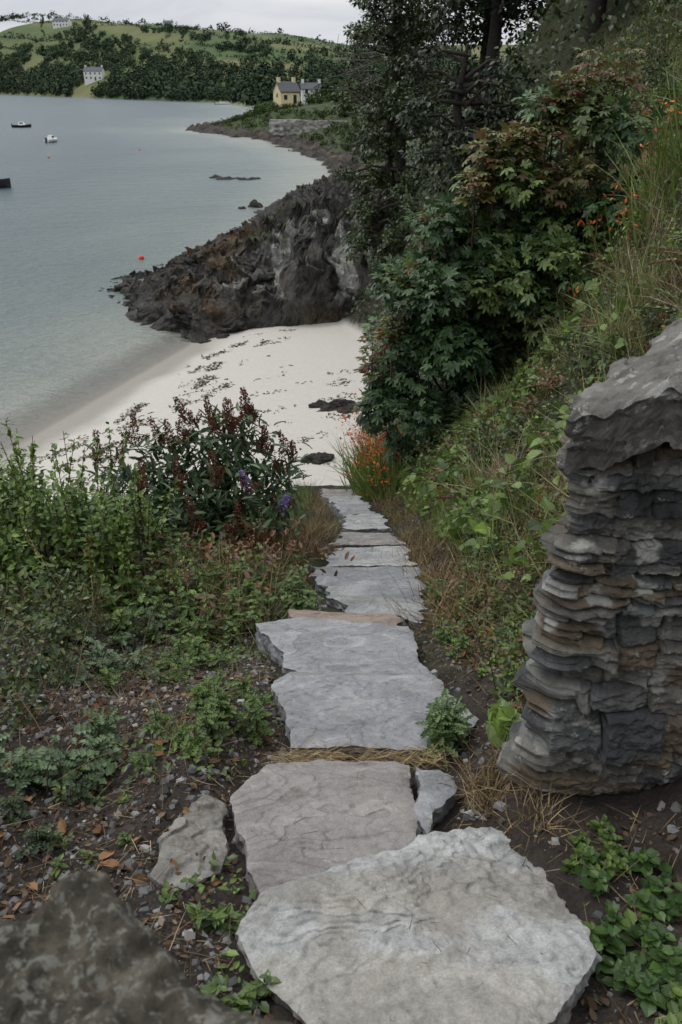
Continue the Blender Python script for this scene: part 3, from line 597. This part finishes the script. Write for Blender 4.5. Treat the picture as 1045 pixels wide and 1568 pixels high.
def crocosmia():
    a=Acc()
    for cx,cy,sx,sy,n,fr,x0 in[(.72,14.0,.22,.7,1300,.16,.52),(.72,12.4,.16,.5,600,.14,.55),(4.9,11.5,.7,1.2,1500,.06,4.7),(6.3,13,.6,1.2,1200,.06,6.1),(4.2,10.0,.5,.6,500,.08,4.0)]:
        x=cx+R.normal(size=n)*sx;y=cy+R.normal(size=n)*sy;grass(a,x,y,.95,.022,[(.09,.15,.03),(.12,.18,.04),(.16,.17,.04)],.28,.8)
        m=int(n*fr);x=x0+R.normal(size=m)*sx;y=cy-.35+R.normal(size=m)*sy;zz=float(Hg(A(cx),A(cy))[0]);z=(zz+R.uniform(.7,1.55,m)) if cx<2 else Hg(x,y)+R.uniform(.5,1.2,m)
        if cx<2:
            for i in range(0,m,3): a.tube([A(cx,y[i]+.2,zz),A((cx+x[i])/2,y[i]+.1,(zz+z[i])/2+.15),A(x[i],y[i],z[i])],.004,.002,(.10,.14,.04),4)
        for q in range(4):
            D=nrm(rv(m)+A(-.3,-.3,.3));a.inst(T_lance,np.stack([x,y,z],1)+R.normal(size=(m,3))*.05,D,nrm(A(0,0,1)+rv(m)),.055,.026,.01,pal([(.62,.11,.02),(.65,.17,.03),(.5,.07,.02)],m,.1))
    a.build('crocosmia_flowers',M_leaf)
crocosmia()
# ---------------------------------------------------------------- sycamore
def sycamore():
    a=Acc();st=Acc();base=A(2.3,12.2,4.0)
    env=[((2.45,11.7,6.1),(1.75,1.3,1.6),66),((3.0,11.9,7.6),(1.2,1.0,1.3),44),((1.55,11.4,6.5),(1.0,1.0,1.25),34),((1.25,11.6,5.1),(.85,1.0,1.1),24),((3.4,11.8,6.4),(1.0,1.0,1.6),30),((2.3,12,7.5),(.9,.8,1.0),20),((2.2,12.2,5.0),(1.5,.9,1.0),26)]
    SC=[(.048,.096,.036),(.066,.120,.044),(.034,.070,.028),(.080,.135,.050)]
    for c,r,n in env:
        u=rv(n)
        for i in range(n):
            p=A(*c)+u[i]*A(*r)*(.45+.57*R.rand())
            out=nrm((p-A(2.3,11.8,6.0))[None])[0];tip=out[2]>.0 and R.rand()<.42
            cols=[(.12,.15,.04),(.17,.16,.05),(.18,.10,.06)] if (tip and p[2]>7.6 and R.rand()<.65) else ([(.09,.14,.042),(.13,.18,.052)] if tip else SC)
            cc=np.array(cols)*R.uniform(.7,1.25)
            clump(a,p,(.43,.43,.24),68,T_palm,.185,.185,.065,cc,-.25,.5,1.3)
            if i%3==0:
                st.tube([base+R.normal(size=3)*.15,(base+p)/2+R.normal(size=3)*.2+A(0,0,-.2),p],.035,.008,(.06,.05,.035),5)
    for x,y,z,h in[(3.05,11.6,8.75,.6),(3.55,11.7,8.7,.65),(2.6,11.5,8.4,.4),(1.95,11.3,8.0,.45),(1.7,11.2,7.7,.3),(3.3,11.9,8.8,.35),(2.3,11.4,8.3,.3),(1.2,11.2,7.2,.3),(.85,11.2,6.5,.3),(.45,11.6,5.3,.5),(.7,11.2,5.9,.3),(2.8,11.5,8.7,.4),(3.8,11.7,8.3,.4)]:
        st.tube([A(x,y,z-.6),A(x,y,z+h)],.015,.005,(.10,.06,.04),5)
        for q in range(6):
            zz=z+h*(q/5)-.05+R.normal()*.02;m=8;az=np.arange(m)/m*6.28+R.rand();D=np.stack([np.cos(az),np.sin(az),R.uniform(-.2,.4,m)],1)
            t=q/5;c=np.array([(.13,.16,.042),(.17,.16,.05),(.21,.10,.065)])
            a.inst(T_palm,np.tile(A(x,y,zz),(m,1))+D*R.uniform(.03,.12,(m,1)),D,nrm(A(0,0,1)+.4*rv(m)),.2*(1.1-.4*t),.2*(1.1-.4*t),.08,pal(c,m,.15))
    e=empty('sycamore_sapling');a.build('leaves',M_leaf,parent=e);st.build('branches',M_bark,True,e)
sycamore()
# ---------------------------------------------------------------- buddleia
def buddleia():
    a=Acc();st=Acc();fl=Acc();base=A(-1.3,6.6,5.05)
    tips=[(-2.05,6.4,6.2),(-1.95,6.6,5.9),(-1.72,6.4,6.38),(-1.55,6.6,6.28),(-1.4,6.4,6.32),(-1.22,6.4,6.52),(-1.08,6.5,6.48),(-.95,6.5,6.45),(-.82,6.6,6.5),(-.72,6.5,6.55),(-.6,6.4,6.3),(-.5,6.4,6.1),(-.75,6.0,6.15),(-1.0,6.0,6.2),(-1.3,5.95,6.15),(-1.6,6.0,6.1),(-1.9,6.0,5.9),(-.5,6.1,5.9),(-1.15,5.8,5.9),(-.85,5.8,5.85),(-1.5,5.7,5.8),(-2.15,6.2,5.8),(-1.85,6.3,6.25),(-1.3,6.3,6.45),(-1.0,6.3,6.5),(-.88,6.35,6.5),(-.4,6.5,6.2),(-1.75,5.9,5.85),(-.65,5.75,5.75)]
    for i,t in enumerate(tips):
        t=A(*t)-A(0,0,.06);b=base+R.normal(size=3)*A(.25,.2,.02);mid=(b+t)/2+(t-b)*A(.15,.15,0)+A(0,0,.12)
        st.tube([b,mid,t],.012,.004,(.13,.10,.07),5)
        m=150;s=R.uniform(.1,1,m);p=b*((1-s)**2)[:,None]+2*mid*((1-s)*s)[:,None]+t*(s**2)[:,None]+R.normal(size=(m,3))*.09
        D=nrm(rv(m)*.9+(t-b)*.3+A(0,0,-.05));sc=R.uniform(.6,1.1,m)
        a.inst(T_lance,p,D,nrm(A(0,0,1)+.4*rv(m)),.13*sc,.042*sc,.04,pal([(.05,.095,.038),(.07,.125,.044),(.037,.065,.028),(.12,.16,.085)],m))
        purple=i in(1,12,17,20)
        for q in range(3):
            ax=nrm(A(R.normal()*.25,R.normal()*.2,1)) if q==0 else nrm(A(R.normal()*.6,R.normal()*.4,.9));L=.27 if q==0 else .14;m=300 if q==0 else 130;s=R.rand(m)
            o=rv(m);rad=(.036 if q==0 else .024)*(1.05-s*.75)*(.75+.5*R.rand(m));pu=purple and q==0
            p=t+np.outer(s*L*(.55 if pu else 1),ax)+o*rad[:,None]
            cols=[(.32,.26,.50),(.25,.18,.42)] if pu else [(.14,.062,.042),(.18,.082,.054),(.09,.04,.028)]
            fl.inst(T_dia,p,nrm(o+.5*ax),rv(m),.018,.012,.004,pal(cols,m,.2))
    e=empty('buddleia_bush');a.build('leaves',M_leaf,parent=e);st.build('stems',M_bark,True,e);fl.build('flower_spikes',M_dry,parent=e)
buddleia()
def bramble():
    a=Acc();st=Acc()
    cs=[((-1.75,4.7,6.4),(.45,.45,.45),1500),((-2.2,4.9,6.4),(.5,.45,.45),1300),((-1.45,5.1,6.0),(.4,.4,.38),1100),((-2.0,4.2,6.35),(.4,.4,.32),900),((-1.55,4.3,6.15),(.35,.35,.3),800),((-2.5,4.4,6.4),(.5,.5,.45),900),((-1.1,5.3,5.75),(.35,.35,.25),700),((-2.6,5.6,6.1),(.6,.5,.5),900),((-1.9,5.6,5.85),(.6,.5,.42),900)]
    for c,r,n in cs: clump(a,c,r,int(n*1.25),T_leaf,.056,.032,.015,np.array(G1+G2[:1])*R.uniform(.8,1.2),-.1,.5,1,.3)
    for i in range(80):
        x=R.uniform(-2.4,-1.2);y=R.uniform(4.2,5.3);z0=float(Hg(A(x),A(y))[0]);h=R.uniform(.55,1.12)*(1.05 if x<-1.6 else .75)
        p=A(x,y,z0);d=A(R.normal()*.2,R.normal()*.15,1);st.tube([p,p+d*h*.5,p+d*h],.006,.002,(.12,.08,.05),4)
        m=34;t=R.uniform(.4,1.02,m);D=nrm(rv(m)+A(0,0,.2));a.inst(T_leaf,p+np.outer(t*h,d),D,nrm(A(0,0,1)+.5*rv(m)),.058*(1.3-.6*t),.033*(1.3-.6*t),.012,pal(G2+G1[:2],m))
    for c,r,n in[((-1.35,3.0,6.72),(.25,.35,.25),420),((-1.5,3.6,6.55),(.35,.35,.3),700),((-1.25,2.4,6.92),(.2,.25,.18),220)]: clump(a,c,r,n,T_leaf,.038,.02,.012,GD+GM,-.1,.5,.6)
    for i in range(150):
        x=R.uniform(-1.8,-.85);y=R.uniform(1.8,4);z0=float(Hg(A(x),A(y))[0]);p=A(x,y,z0);d=A(R.normal()*.5,R.normal()*.5,.7);h=R.uniform(.12,.5)
        st.tube([p,p+d*h*.6,p+d*h+A(0,0,-.05)],.0025,.0012,(.14,.09,.06),4)
    e=empty('bramble_bush');a.build('leaves',M_leaf,parent=e);st.build('stems',M_bark,True,e)
    a=Acc()
    for i in range(320):
        x=R.uniform(-2.2,-.45);y=R.uniform(4.0,7.2);q=R.rand()
        weed(a,x,y,R.uniform(.15,.35),14,T_heart if q<.25 else (T_pin if q<.5 else T_leaf),R.uniform(.05,.1),R.uniform(.03,.06),G1+G2[:1] if q<.75 else RED)
    for i in range(420):
        x=R.uniform(-6,-1.0);y=R.uniform(6,10.5);z=float(Hg(A(x),A(y))[0])
        clump(a,(x,y,z+.1),(.3,.3,.28),36,T_leaf,.1,.06,.02,G1,-.1)
    n=4500;x=R.uniform(-2.0,-.4,n);y=R.uniform(3.8,7,n);k=fbm(x*2,y*2,0,3,55)>-.1;grass(a,x[k],y[k],.3,.005,G1+STR+STR,.5,.9)
    a.build('slope_foliage',M_leaf)
bramble()
# ---------------------------------------------------------------- big trees
def tree(name,x,y,h,r,cols,n=44,leaf=.3,lean=0,m=95,mat=None):
    z0=float(Hg(A(x),A(y))[0]);a=Acc();st=Acc();b=A(x,y,z0-.3);top=A(x+lean,y,z0+h)
    st.tube([b,b+(top-b)*.35+A(.15,0,0),b+(top-b)*.7+A(-.2,.1,0),top],.22+.01*h,.05,(.035,.03,.025),8)
    for i in range(n):
        u=rv(1)[0];c=b+(top-b)*R.uniform(.35,.95);wd=1.05-abs((c[2]-z0)/h-.6)*1.2
        p=c+A(u[0],u[1],u[2]*.35)*r*wd*R.uniform(.45,1)
        st.tube([c,(c+p)/2+A(0,0,.2),p],.07,.015,(.035,.03,.025),5)
        q=R.uniform(.7,1.35)*r*.27
        cc=np.array(cols)*R.uniform(.55,1.4)
        clump(a,p,(q,q,q*.55),m,T_dia,leaf,leaf*.65,leaf*.3,cc,-.25,.5,1.1)
    e=empty(name);a.build('crown',mat or M_leaf,parent=e);st.build('trunk',M_bark,True,e)
TD=[(.015,.027,.012),(.022,.037,.015),(.030,.048,.018)]
TL=[(.044,.068,.021),(.062,.090,.027),(.033,.053,.019)]
tree('oak_tree',2.9,44,11,3.3,TL,70,.22,-.4,140);tree('oak_tree',6.0,38,11,4.2,TD,64);tree('oak_tree',2.0,36,6,2.4,TL,50,.18,0,120)
tree('oak_tree',9.5,34,11,4.6,TD,64);tree('oak_tree',13,30,11,5,TD,64);tree('oak_tree',7.5,50,13,5,TD,60,.34,0,95,M_far);tree('oak_tree',12,44,13,6,TD,60,.38,0,95,M_far)
tree('oak_tree',18,36,13,6,TD,50,.38,0,95,M_far);tree('oak_tree',16,24,11,5,TD,60);tree('oak_tree',3.8,60,12,4.0,TL,50,.30);tree('oak_tree',3.6,27,5,2.6,TD,44,.2)
tree('oak_tree',6.8,26,7.5,3,TD,50,.26);tree('oak_tree',10.8,24,8.5,3.4,TD,50,.28);tree('oak_tree',1.4,31.5,3.2,1.7,TL,38,.15)
tree('oak_tree',7.6,20,6.5,3.0,TD,54,.2);tree('oak_tree',9.3,43,15,5,TD,70,.36,0,100,M_far);tree('oak_tree',8.6,30,13,3.6,TD,60,.28)
def understory():
    a=Acc();n=26000;y=18+62*R.rand(n)**1.1;t=R.rand(n)**1.2*(6+y*.35);x=np.interp(y,*XR)+.2+t
    pos=np.stack([x,y,Hg(x,y)+R.rand(n)**1.5*(.6+.5*fbm(x*.5,y*.5,0,3,3))*1.2],1)
    L=.12+.003*y;L=L*R.uniform(.6,1.3,n);a.inst(T_dia,pos,nrm(rv(n)+A(-.3,-.2,0)),nrm(A(-.4,-.3,1)+.5*rv(n)),L,L*.65,L*.2,pal(TL,n)*(1.0+.4*fbm(x*.4,y*.4,0,2,3)[:,None]))
    a.build('woodland_undergrowth',M_leaf)
    st=Acc()
    for i in range(30):
        z=R.uniform(3.2,9.5);p=A(1.0+R.rand(),42+R.normal()*2,z+1);q=p+A(-R.uniform(.8,2.6),R.normal()*.4,R.normal()*.5+.3)
        st.tube([p,(p+q)/2+R.normal(size=3)*.15,q],.03,.007,(.10,.09,.08),4)
        for j in range(4):
            s=p+(q-p)*R.uniform(.4,.9);st.tube([s,s+R.normal(size=3)*.4],.013,.005,(.10,.09,.08),4)
    st.build('bare_branches',M_bark)
understory()
# ---------------------------------------------------------------- distant woods
def puffs(a,x,y,z,h,cols,q=34,ls=.2):
    n=len(x);bc=pal(cols,n,.25)
    c=np.stack([x,y,z+h*.5],1);idx=np.repeat(np.arange(n),q);m=len(idx);u=rv(m)
    rr=R.rand(m)**.3;hh=h[idx]
    k=.8+.3*fbm(u[:,0]*2+x[idx],u[:,1]*2+y[idx],u[:,2]*2,2,3)
    pos=c[idx]+u*(np.stack([hh*.5,hh*.5,hh*.5],1))*(rr*k)[:,None]
    L=hh*ls*R.uniform(.7,1.3,m);a.inst(T_dia,pos,nrm(np.cross(u,rv(m))),nrm(u+A(0,0,.6)+.25*rv(m)),L,L*.9,L*.15,bc[idx]*R.uniform(.85,1.15,(m,1)))
def woods():
    a=Acc();FW=[(.030,.045,.030),(.040,.057,.035),(.050,.067,.040)]  # far wood greens with distance haze mixed into the leaf colour
    n=7000;x=R.uniform(-430,60,n);s=2+250*R.rand(n)**1.3
    k=(s/260<.34+.22*fbm(x/55,s/45,0,3,3))|((fbm(x/22,s/18,0,2,9)>.42)&(s<225))
    y=np.interp(x,*YF)+s
    for hx,hy,rr in[(-146,556,12),(-232,800,18),(-132,735,10)]: k&=(np.hypot(x-hx,(y-hy+14)*.4)>rr)
    x=x[k];y=y[k];s=s[k];h=R.uniform(4.5,8,len(x))*np.interp(s,[0,60,200],[1,.8,.6]);puffs(a,x,y,Hs(x,y)[0]-1,h,FW,38,.2)
    hx=[];hs=[]
    for s0 in(84,122,168,216,262):
        q=np.arange(-430,40,2.2);hx.append(q);hs.append(s0+14*fbm(q/80,s0,0,3,6))
    for x0 in np.arange(-420,40,70):
        q=np.arange(80,262,3.0);hx.append(x0-.35*q+12*fbm(q/60,x0,0,2,2));hs.append(q)
    x=np.concatenate(hx);s=np.concatenate(hs);k=(R.rand(len(x))<.85)&(fbm(x/30,s/30,0,2,12)>-.55);x=x[k];s=s[k];y=np.interp(x,*YF)+s
    h=R.uniform(1.5,3.0,len(x))+R.uniform(1,4,len(x))*(R.rand(len(x))<.14);puffs(a,x,y,Hs(x,y)[0]-.5,h,FW,18,.28)
    n=420;x=R.uniform(-12,45,n);y=R.uniform(120,335,n);k=x>np.interp(y,*XR)+6+(y<200)*6;k&=~((np.abs(x+12)<11)&(y<250));k&=~((np.abs(x+9)<8)&(y<305)&(y>270));x=x[k];y=y[k]
    puffs(a,x,y,Hs(x,y)[0]-.5,R.uniform(4,7,len(x)),[(.033,.052,.021),(.046,.069,.026),(.026,.042,.019)],90,.13)
    x=R.uniform(-23,-17,22);y=R.uniform(222,234,22);puffs(a,x,y,Hs(x,y)[0]-.3,R.uniform(2,4.2,22),[(.033,.052,.021),(.05,.078,.028)],90,.13)
    x=R.uniform(-8.5,2,36);y=R.uniform(222,232,36);puffs(a,x,y,Hs(x,y)[0]-.3,R.uniform(1.5,3.2,36),[(.033,.052,.021),(.05,.078,.028)],80,.13)
    n=900;y=R.uniform(86,222,n);x=np.interp(y,*XR)+R.uniform(1.2,14,n);k=~((x<6)&(x>-13)&(y<158)&(y>143));x=x[k];y=y[k];puffs(a,x,y,Hs(x,y)[0]-.2,R.uniform(.6,1.7,len(x)),[(.045,.066,.024),(.06,.078,.028),(.03,.046,.02)],30)
    a.build('distant_woodland',M_far)
woods()
# ---------------------------------------------------------------- buildings / boats
def flat(name,c,rough=.7,sc=2,lo=.85,hi=1.12):
    m,nt=nodes(name);o=mixc(nt,1.0,ramp(nt,noise(nt,sc,5),[(.3,(lo,)*3),(.7,(hi,)*3)]),c,'MULTIPLY');finish(nt,o,rough,noise(nt,sc*6,3),.2,.02);return m
M_white=flat('white_render',(.62,.62,.60));M_yel=flat('yellow_render',(.60,.52,.31));M_slate=flat('roof_slate',(.075,.08,.09));M_glass=flat('window_glass',(.03,.035,.04),.2)
M_swall=m_col('sea_wall_material',1.2,.9,.8,.1,.6,1.4)
def pmesh(name,V,F,mat,parent):
    me=bpy.data.meshes.new(name);me.from_pydata([tuple(v) for v in V],[],F);me.materials.append(mat);o=bpy.data.objects.new(name,me);bpy.context.collection.objects.link(o);o.parent=parent;return o
def box(name,x0,x1,y0,y1,z0,z1,mat,parent):
    return pmesh(name,[(x0,y0,z0),(x1,y0,z0),(x1,y1,z0),(x0,y1,z0),(x0,y0,z1),(x1,y0,z1),(x1,y1,z1),(x0,y1,z1)],[(0,3,2,1),(4,5,6,7),(0,1,5,4),(1,2,6,5),(2,3,7,6),(3,0,4,7)],mat,parent)
def house(name,x,y,L,D,hw,hr,rot,mat,z=None):
    z=float(Hs(A(x),A(y))[0][0]) if z is None else z
    e=empty(name,(x,y,z));e.rotation_euler=(0,0,rot);l=L/2;d=D/2
    pmesh('walls',[(-l,-d,-4),(l,-d,-4),(l,d,-4),(-l,d,-4),(-l,-d,hw),(l,-d,hw),(l,d,hw),(-l,d,hw),(-l,0,hw+hr),(l,0,hw+hr)],[(0,1,5,4),(2,3,7,6),(1,2,6,9,5),(3,0,4,8,7)],mat,e)
    o=.25;t=.18
    for sg,nm in((-1,'roof_front'),(1,'roof_back')):
        yo=sg*(d+o);zo=hw-o*hr/d
        pmesh(nm,[(-l-o,yo,zo),(l+o,yo,zo),(l+o,0,hw+hr+.02),(-l-o,0,hw+hr+.02),(-l-o,yo,zo+t),(l+o,yo,zo+t),(l+o,0,hw+hr+t),(-l-o,0,hw+hr+t)],[(0,1,2,3),(4,5,6,7),(0,1,5,4),(1,2,6,5),(3,0,4,7)],M_slate,e)
    for i,cx in enumerate((-l+.5,l-.5)): box('chimney_%d'%i,cx-.4,cx+.4,-.35,.35,hw+hr-.5,hw+hr+1.1,mat,e)
    n=max(2,int(L/2.6))
    for i in range(n):
        wx=-l+L*(i+.5)/n
        if i==n//2: box('door',wx-.45,wx+.45,-d-.04,-d+.05,0,2,M_glass,e)
        else: box('window_%d'%i,wx-.45,wx+.45,-d-.04,-d+.05,.9,2,M_glass,e)
        if hw>4: box('window_up_%d'%i,wx-.4,wx+.4,-d-.04,-d+.05,3.2,4.3,M_glass,e)
    box('gable_window',-l-.04,-l+.05,-.4,.4,hw*.5,hw*.5+.9,M_glass,e)
house('yellow_cottage',-14.0,238,5.2,4.8,2.8,2.1,math.radians(28),M_yel,3.6)
house('white_cottage',-9.0,280,6,4.5,2.2,1.5,.1,M_white,4.4)
house('white_house',-146,556,11,6,5.0,2.0,-.1,M_white)
house('white_house',-232,800,14,6,4.2,2.0,-.2,M_white)
house('white_house',-132,735,7,5,2.2,1.4,0,M_white)
def seawall():
    xs=np.linspace(-12,5.0,110);zs=np.linspace(0,2.3,20);X,Z=np.meshgrid(xs,zs)
    Y=152-.25*(X+11)+.12*fbm(X*1.2,Z*2.5,0,3,5)+Z*.15
    C=np.tile(A(.20,.195,.18),(X.size,1)).reshape(*X.shape,3)*(1+.6*fbm(X*1.5,Z*3,0,3,8))[...,None]
    V=np.stack([X,Y,Z+.9-.02*(X+12)+.12*fbm(X*.6,0*X,0,3,4)],-1).reshape(-1,3);T=V.reshape(20,110,3)[-1]+A(0,1.6,0);F=gridF(110,20)
    V=np.concatenate([V,T]);i=np.arange(109);F=np.concatenate([F,np.stack([19*110+i,19*110+i+1,20*110+i+1,20*110+i],1)])
    C=np.concatenate([C.reshape(-1,3),np.tile(A(.2,.2,.19),(110,1))])
    mk('stone_sea_wall',V,F,C,M_swall,False)
seawall()
M_hw=flat('boat_white_paint',(.7,.7,.69),.4);M_hd=flat('boat_dark_paint',(.03,.03,.035),.4);M_metal=flat('mast_metal',(.35,.35,.36),.4)
def boat(name,x,y,L,W,H,rot,hull,cabin=True,mast=0):
    e=empty(name,(x,y,0));e.rotation_euler=(0,0,rot)
    st=[(-.5,.75,.85),(-.25,.95,.82),(0,1,.85),(.25,.8,.95),(.42,.4,1.1),(.5,.03,1.2)]
    V=[]
    for t,w,hh in st:
        for sx,zz in((-1,1),(-.85,.45),(-.35,-.2),(0,-.35),(.35,-.2),(.85,.45),(1,1)): V.append((t*L,sx*w*W/2,zz*H*hh if zz>0 else zz*H))
    F=[]
    for i in range(5):
        for j in range(6): a=i*7+j;F.append((a,a+1,a+8,a+7))
    F.append(tuple(range(7)))
    pmesh('hull',V,F,hull,e)
    D=[]
    for t,w,hh in st: D+=[(t*L,-w*W/2*.92,H*hh*.86),(t*L,w*W/2*.92,H*hh*.86)]
    pmesh('deck',D,[(2*i,2*i+1,2*i+3,2*i+2) for i in range(5)],M_hw,e)
    if cabin:
        a=L*.18;V=[(-a,-W*.3,H*.8),(a,-W*.3,H*.8),(a,W*.3,H*.8),(-a,W*.3,H*.8),(-a*.9,-W*.25,H*1.9),(a*.5,-W*.25,H*1.9),(a*.5,W*.25,H*1.9),(-a*.9,W*.25,H*1.9)]
        pmesh('cabin',V,[(4,5,6,7),(0,1,5,4),(1,2,6,5),(2,3,7,6),(3,0,4,7)],M_hw,e)
        pmesh('cabin_windows',[(-a*.6,-W*.285,H*1.3),(a*.5,-W*.285,H*1.3),(a*.35,-W*.262,H*1.75),(-a*.6,-W*.262,H*1.75)],[(0,1,2,3)],M_glass,e)
        box('outboard_motor',-L*.56,-L*.5,-.15,.15,0,H*1.3,M_hd,e)
    if mast:
        ac=Acc();ac.tube([(.1*L,0,H*.8),(.1*L,0,mast)],.06,.04,(.4,.4,.4),6);ac.tube([(.1*L,0,H*1.9),(-.4*L,0,H*1.8)],.05,.05,(.4,.4,.4),6)
        ac.tube([(.1*L,0,mast),(.5*L,0,H*1.1)],.012,.012,(.3,.3,.3),4);ac.tube([(.1*L,0,mast),(-.48*L,0,H*.9)],.012,.012,(.3,.3,.3),4)
        ac.build('mast_and_rigging',M_metal,parent=e)
boat('sailing_boat',-34.0,83,6,2,.7,.15,M_hd,True,7.4)
boat('motor_boat',-68,195,3.8,1.6,.55,.2,M_hd,True);boat('motor_boat',-47,147.5,2.6,1.4,.55,1.2,M_hw,True);boat('motor_boat',-48.5,379,6.0,2.0,.6,.1,M_hw,True)
def buoy(name,x,y,r,col):
    e=empty(name,(x,y,0));v,f,c=boulder('',(0,0,r*.35),(r,r,r),1,n=24)
    v=nrm(v-A(0,0,r*.35))*r+A(0,0,r*.35)
    m=flat('buoy_paint',col,.4);pmesh('float',v,[tuple(q) for q in f],m,e)
    ac=Acc();ac.tube([(0,0,r*1.2),(0,0,r*1.7)],r*.15,r*.12,(.1,.1,.1),8);ac.build('mooring_eye',M_metal,parent=e)
buoy('red_buoy',-11.3,48.3,.15,(.7,.04,.03));buoy('orange_buoy',-38,117,.15,(.6,.12,.05));buoy('orange_buoy',-72,205,.22,(.6,.12,.05));buoy('orange_buoy',-29,130,.14,(.6,.1,.05))
# ---------------------------------------------------------------- light, sky, camera
w=bpy.data.worlds.new("World");bpy.context.scene.world=w;w.use_nodes=True;nt=w.node_tree;nt.nodes.clear()
sky=nt.nodes.new('ShaderNodeTexSky');sky.sky_type='NISHITA';sky.sun_disc=False;sky.sun_elevation=math.radians(52);sky.sun_rotation=math.radians(-60)
tc=nt.nodes.new('ShaderNodeTexCoord');mp=nt.nodes.new('ShaderNodeMapping');mp.inputs['Scale'].default_value=(1,1,5.5);nt.links.new(tc.outputs['Generated'],mp.inputs[0])
cl=noise(nt,3.4,4,.55,.5,mp.outputs[0])
cc=ramp(nt,cl,[(.32,(.60,.64,.70)),(.5,(.82,.84,.88)),(.66,(.94,.94,.95))])
sx=nt.nodes.new('ShaderNodeSeparateXYZ');nt.links.new(tc.outputs['Generated'],sx.inputs[0])
# overcast sky: zenith brighter than the horizon
el=ramp(nt,sx.outputs['Z'],[(0,(.43,.43,.44)),(.15,(.47,.47,.47)),(.6,(.85,.85,.84)),(1,(1,1,.98))])
cl2=mixc(nt,1.0,cc,el,'MULTIPLY');cl3=mixc(nt,1.0,cl2,(15.5,15.5,15.5),'MULTIPLY')
mx=mixc(nt,.94,sky.outputs[0],cl3)
bg=nt.nodes.new('ShaderNodeBackground');bg.inputs[1].default_value=.125;nt.links.new(mx,bg.inputs[0]);o=nt.nodes.new('ShaderNodeOutputWorld');nt.links.new(bg.outputs[0],o.inputs[0])
sl=bpy.data.lights.new('sun','SUN');sl.energy=1.0;sl.angle=math.radians(18);sl.color=(1,.97,.92);so=bpy.data.objects.new('sun',sl);bpy.context.collection.objects.link(so)
d=Vector((-math.sin(math.radians(60))*math.cos(math.radians(52)),math.cos(math.radians(60))*math.cos(math.radians(52)),math.sin(math.radians(52))))
so.rotation_euler=d.to_track_quat('Z','Y').to_euler()
cd=bpy.data.cameras.new('camera');cam=bpy.data.objects.new('camera',cd);bpy.context.collection.objects.link(cam)
cam.location=(0,0,9);cam.rotation_euler=(math.radians(62.5),0,0);cd.sensor_fit='VERTICAL';cd.sensor_height=22.2;cd.sensor_width=14.8;cd.lens=18
cd.clip_start=.05;cd.clip_end=5000;cd.dof.use_dof=True;cd.dof.focus_distance=4.0;cd.dof.aperture_fstop=5.0
sc=bpy.context.scene;sc.camera=cam;sc.view_settings.view_transform='Standard';sc.view_settings.look='None';sc.view_settings.exposure=0
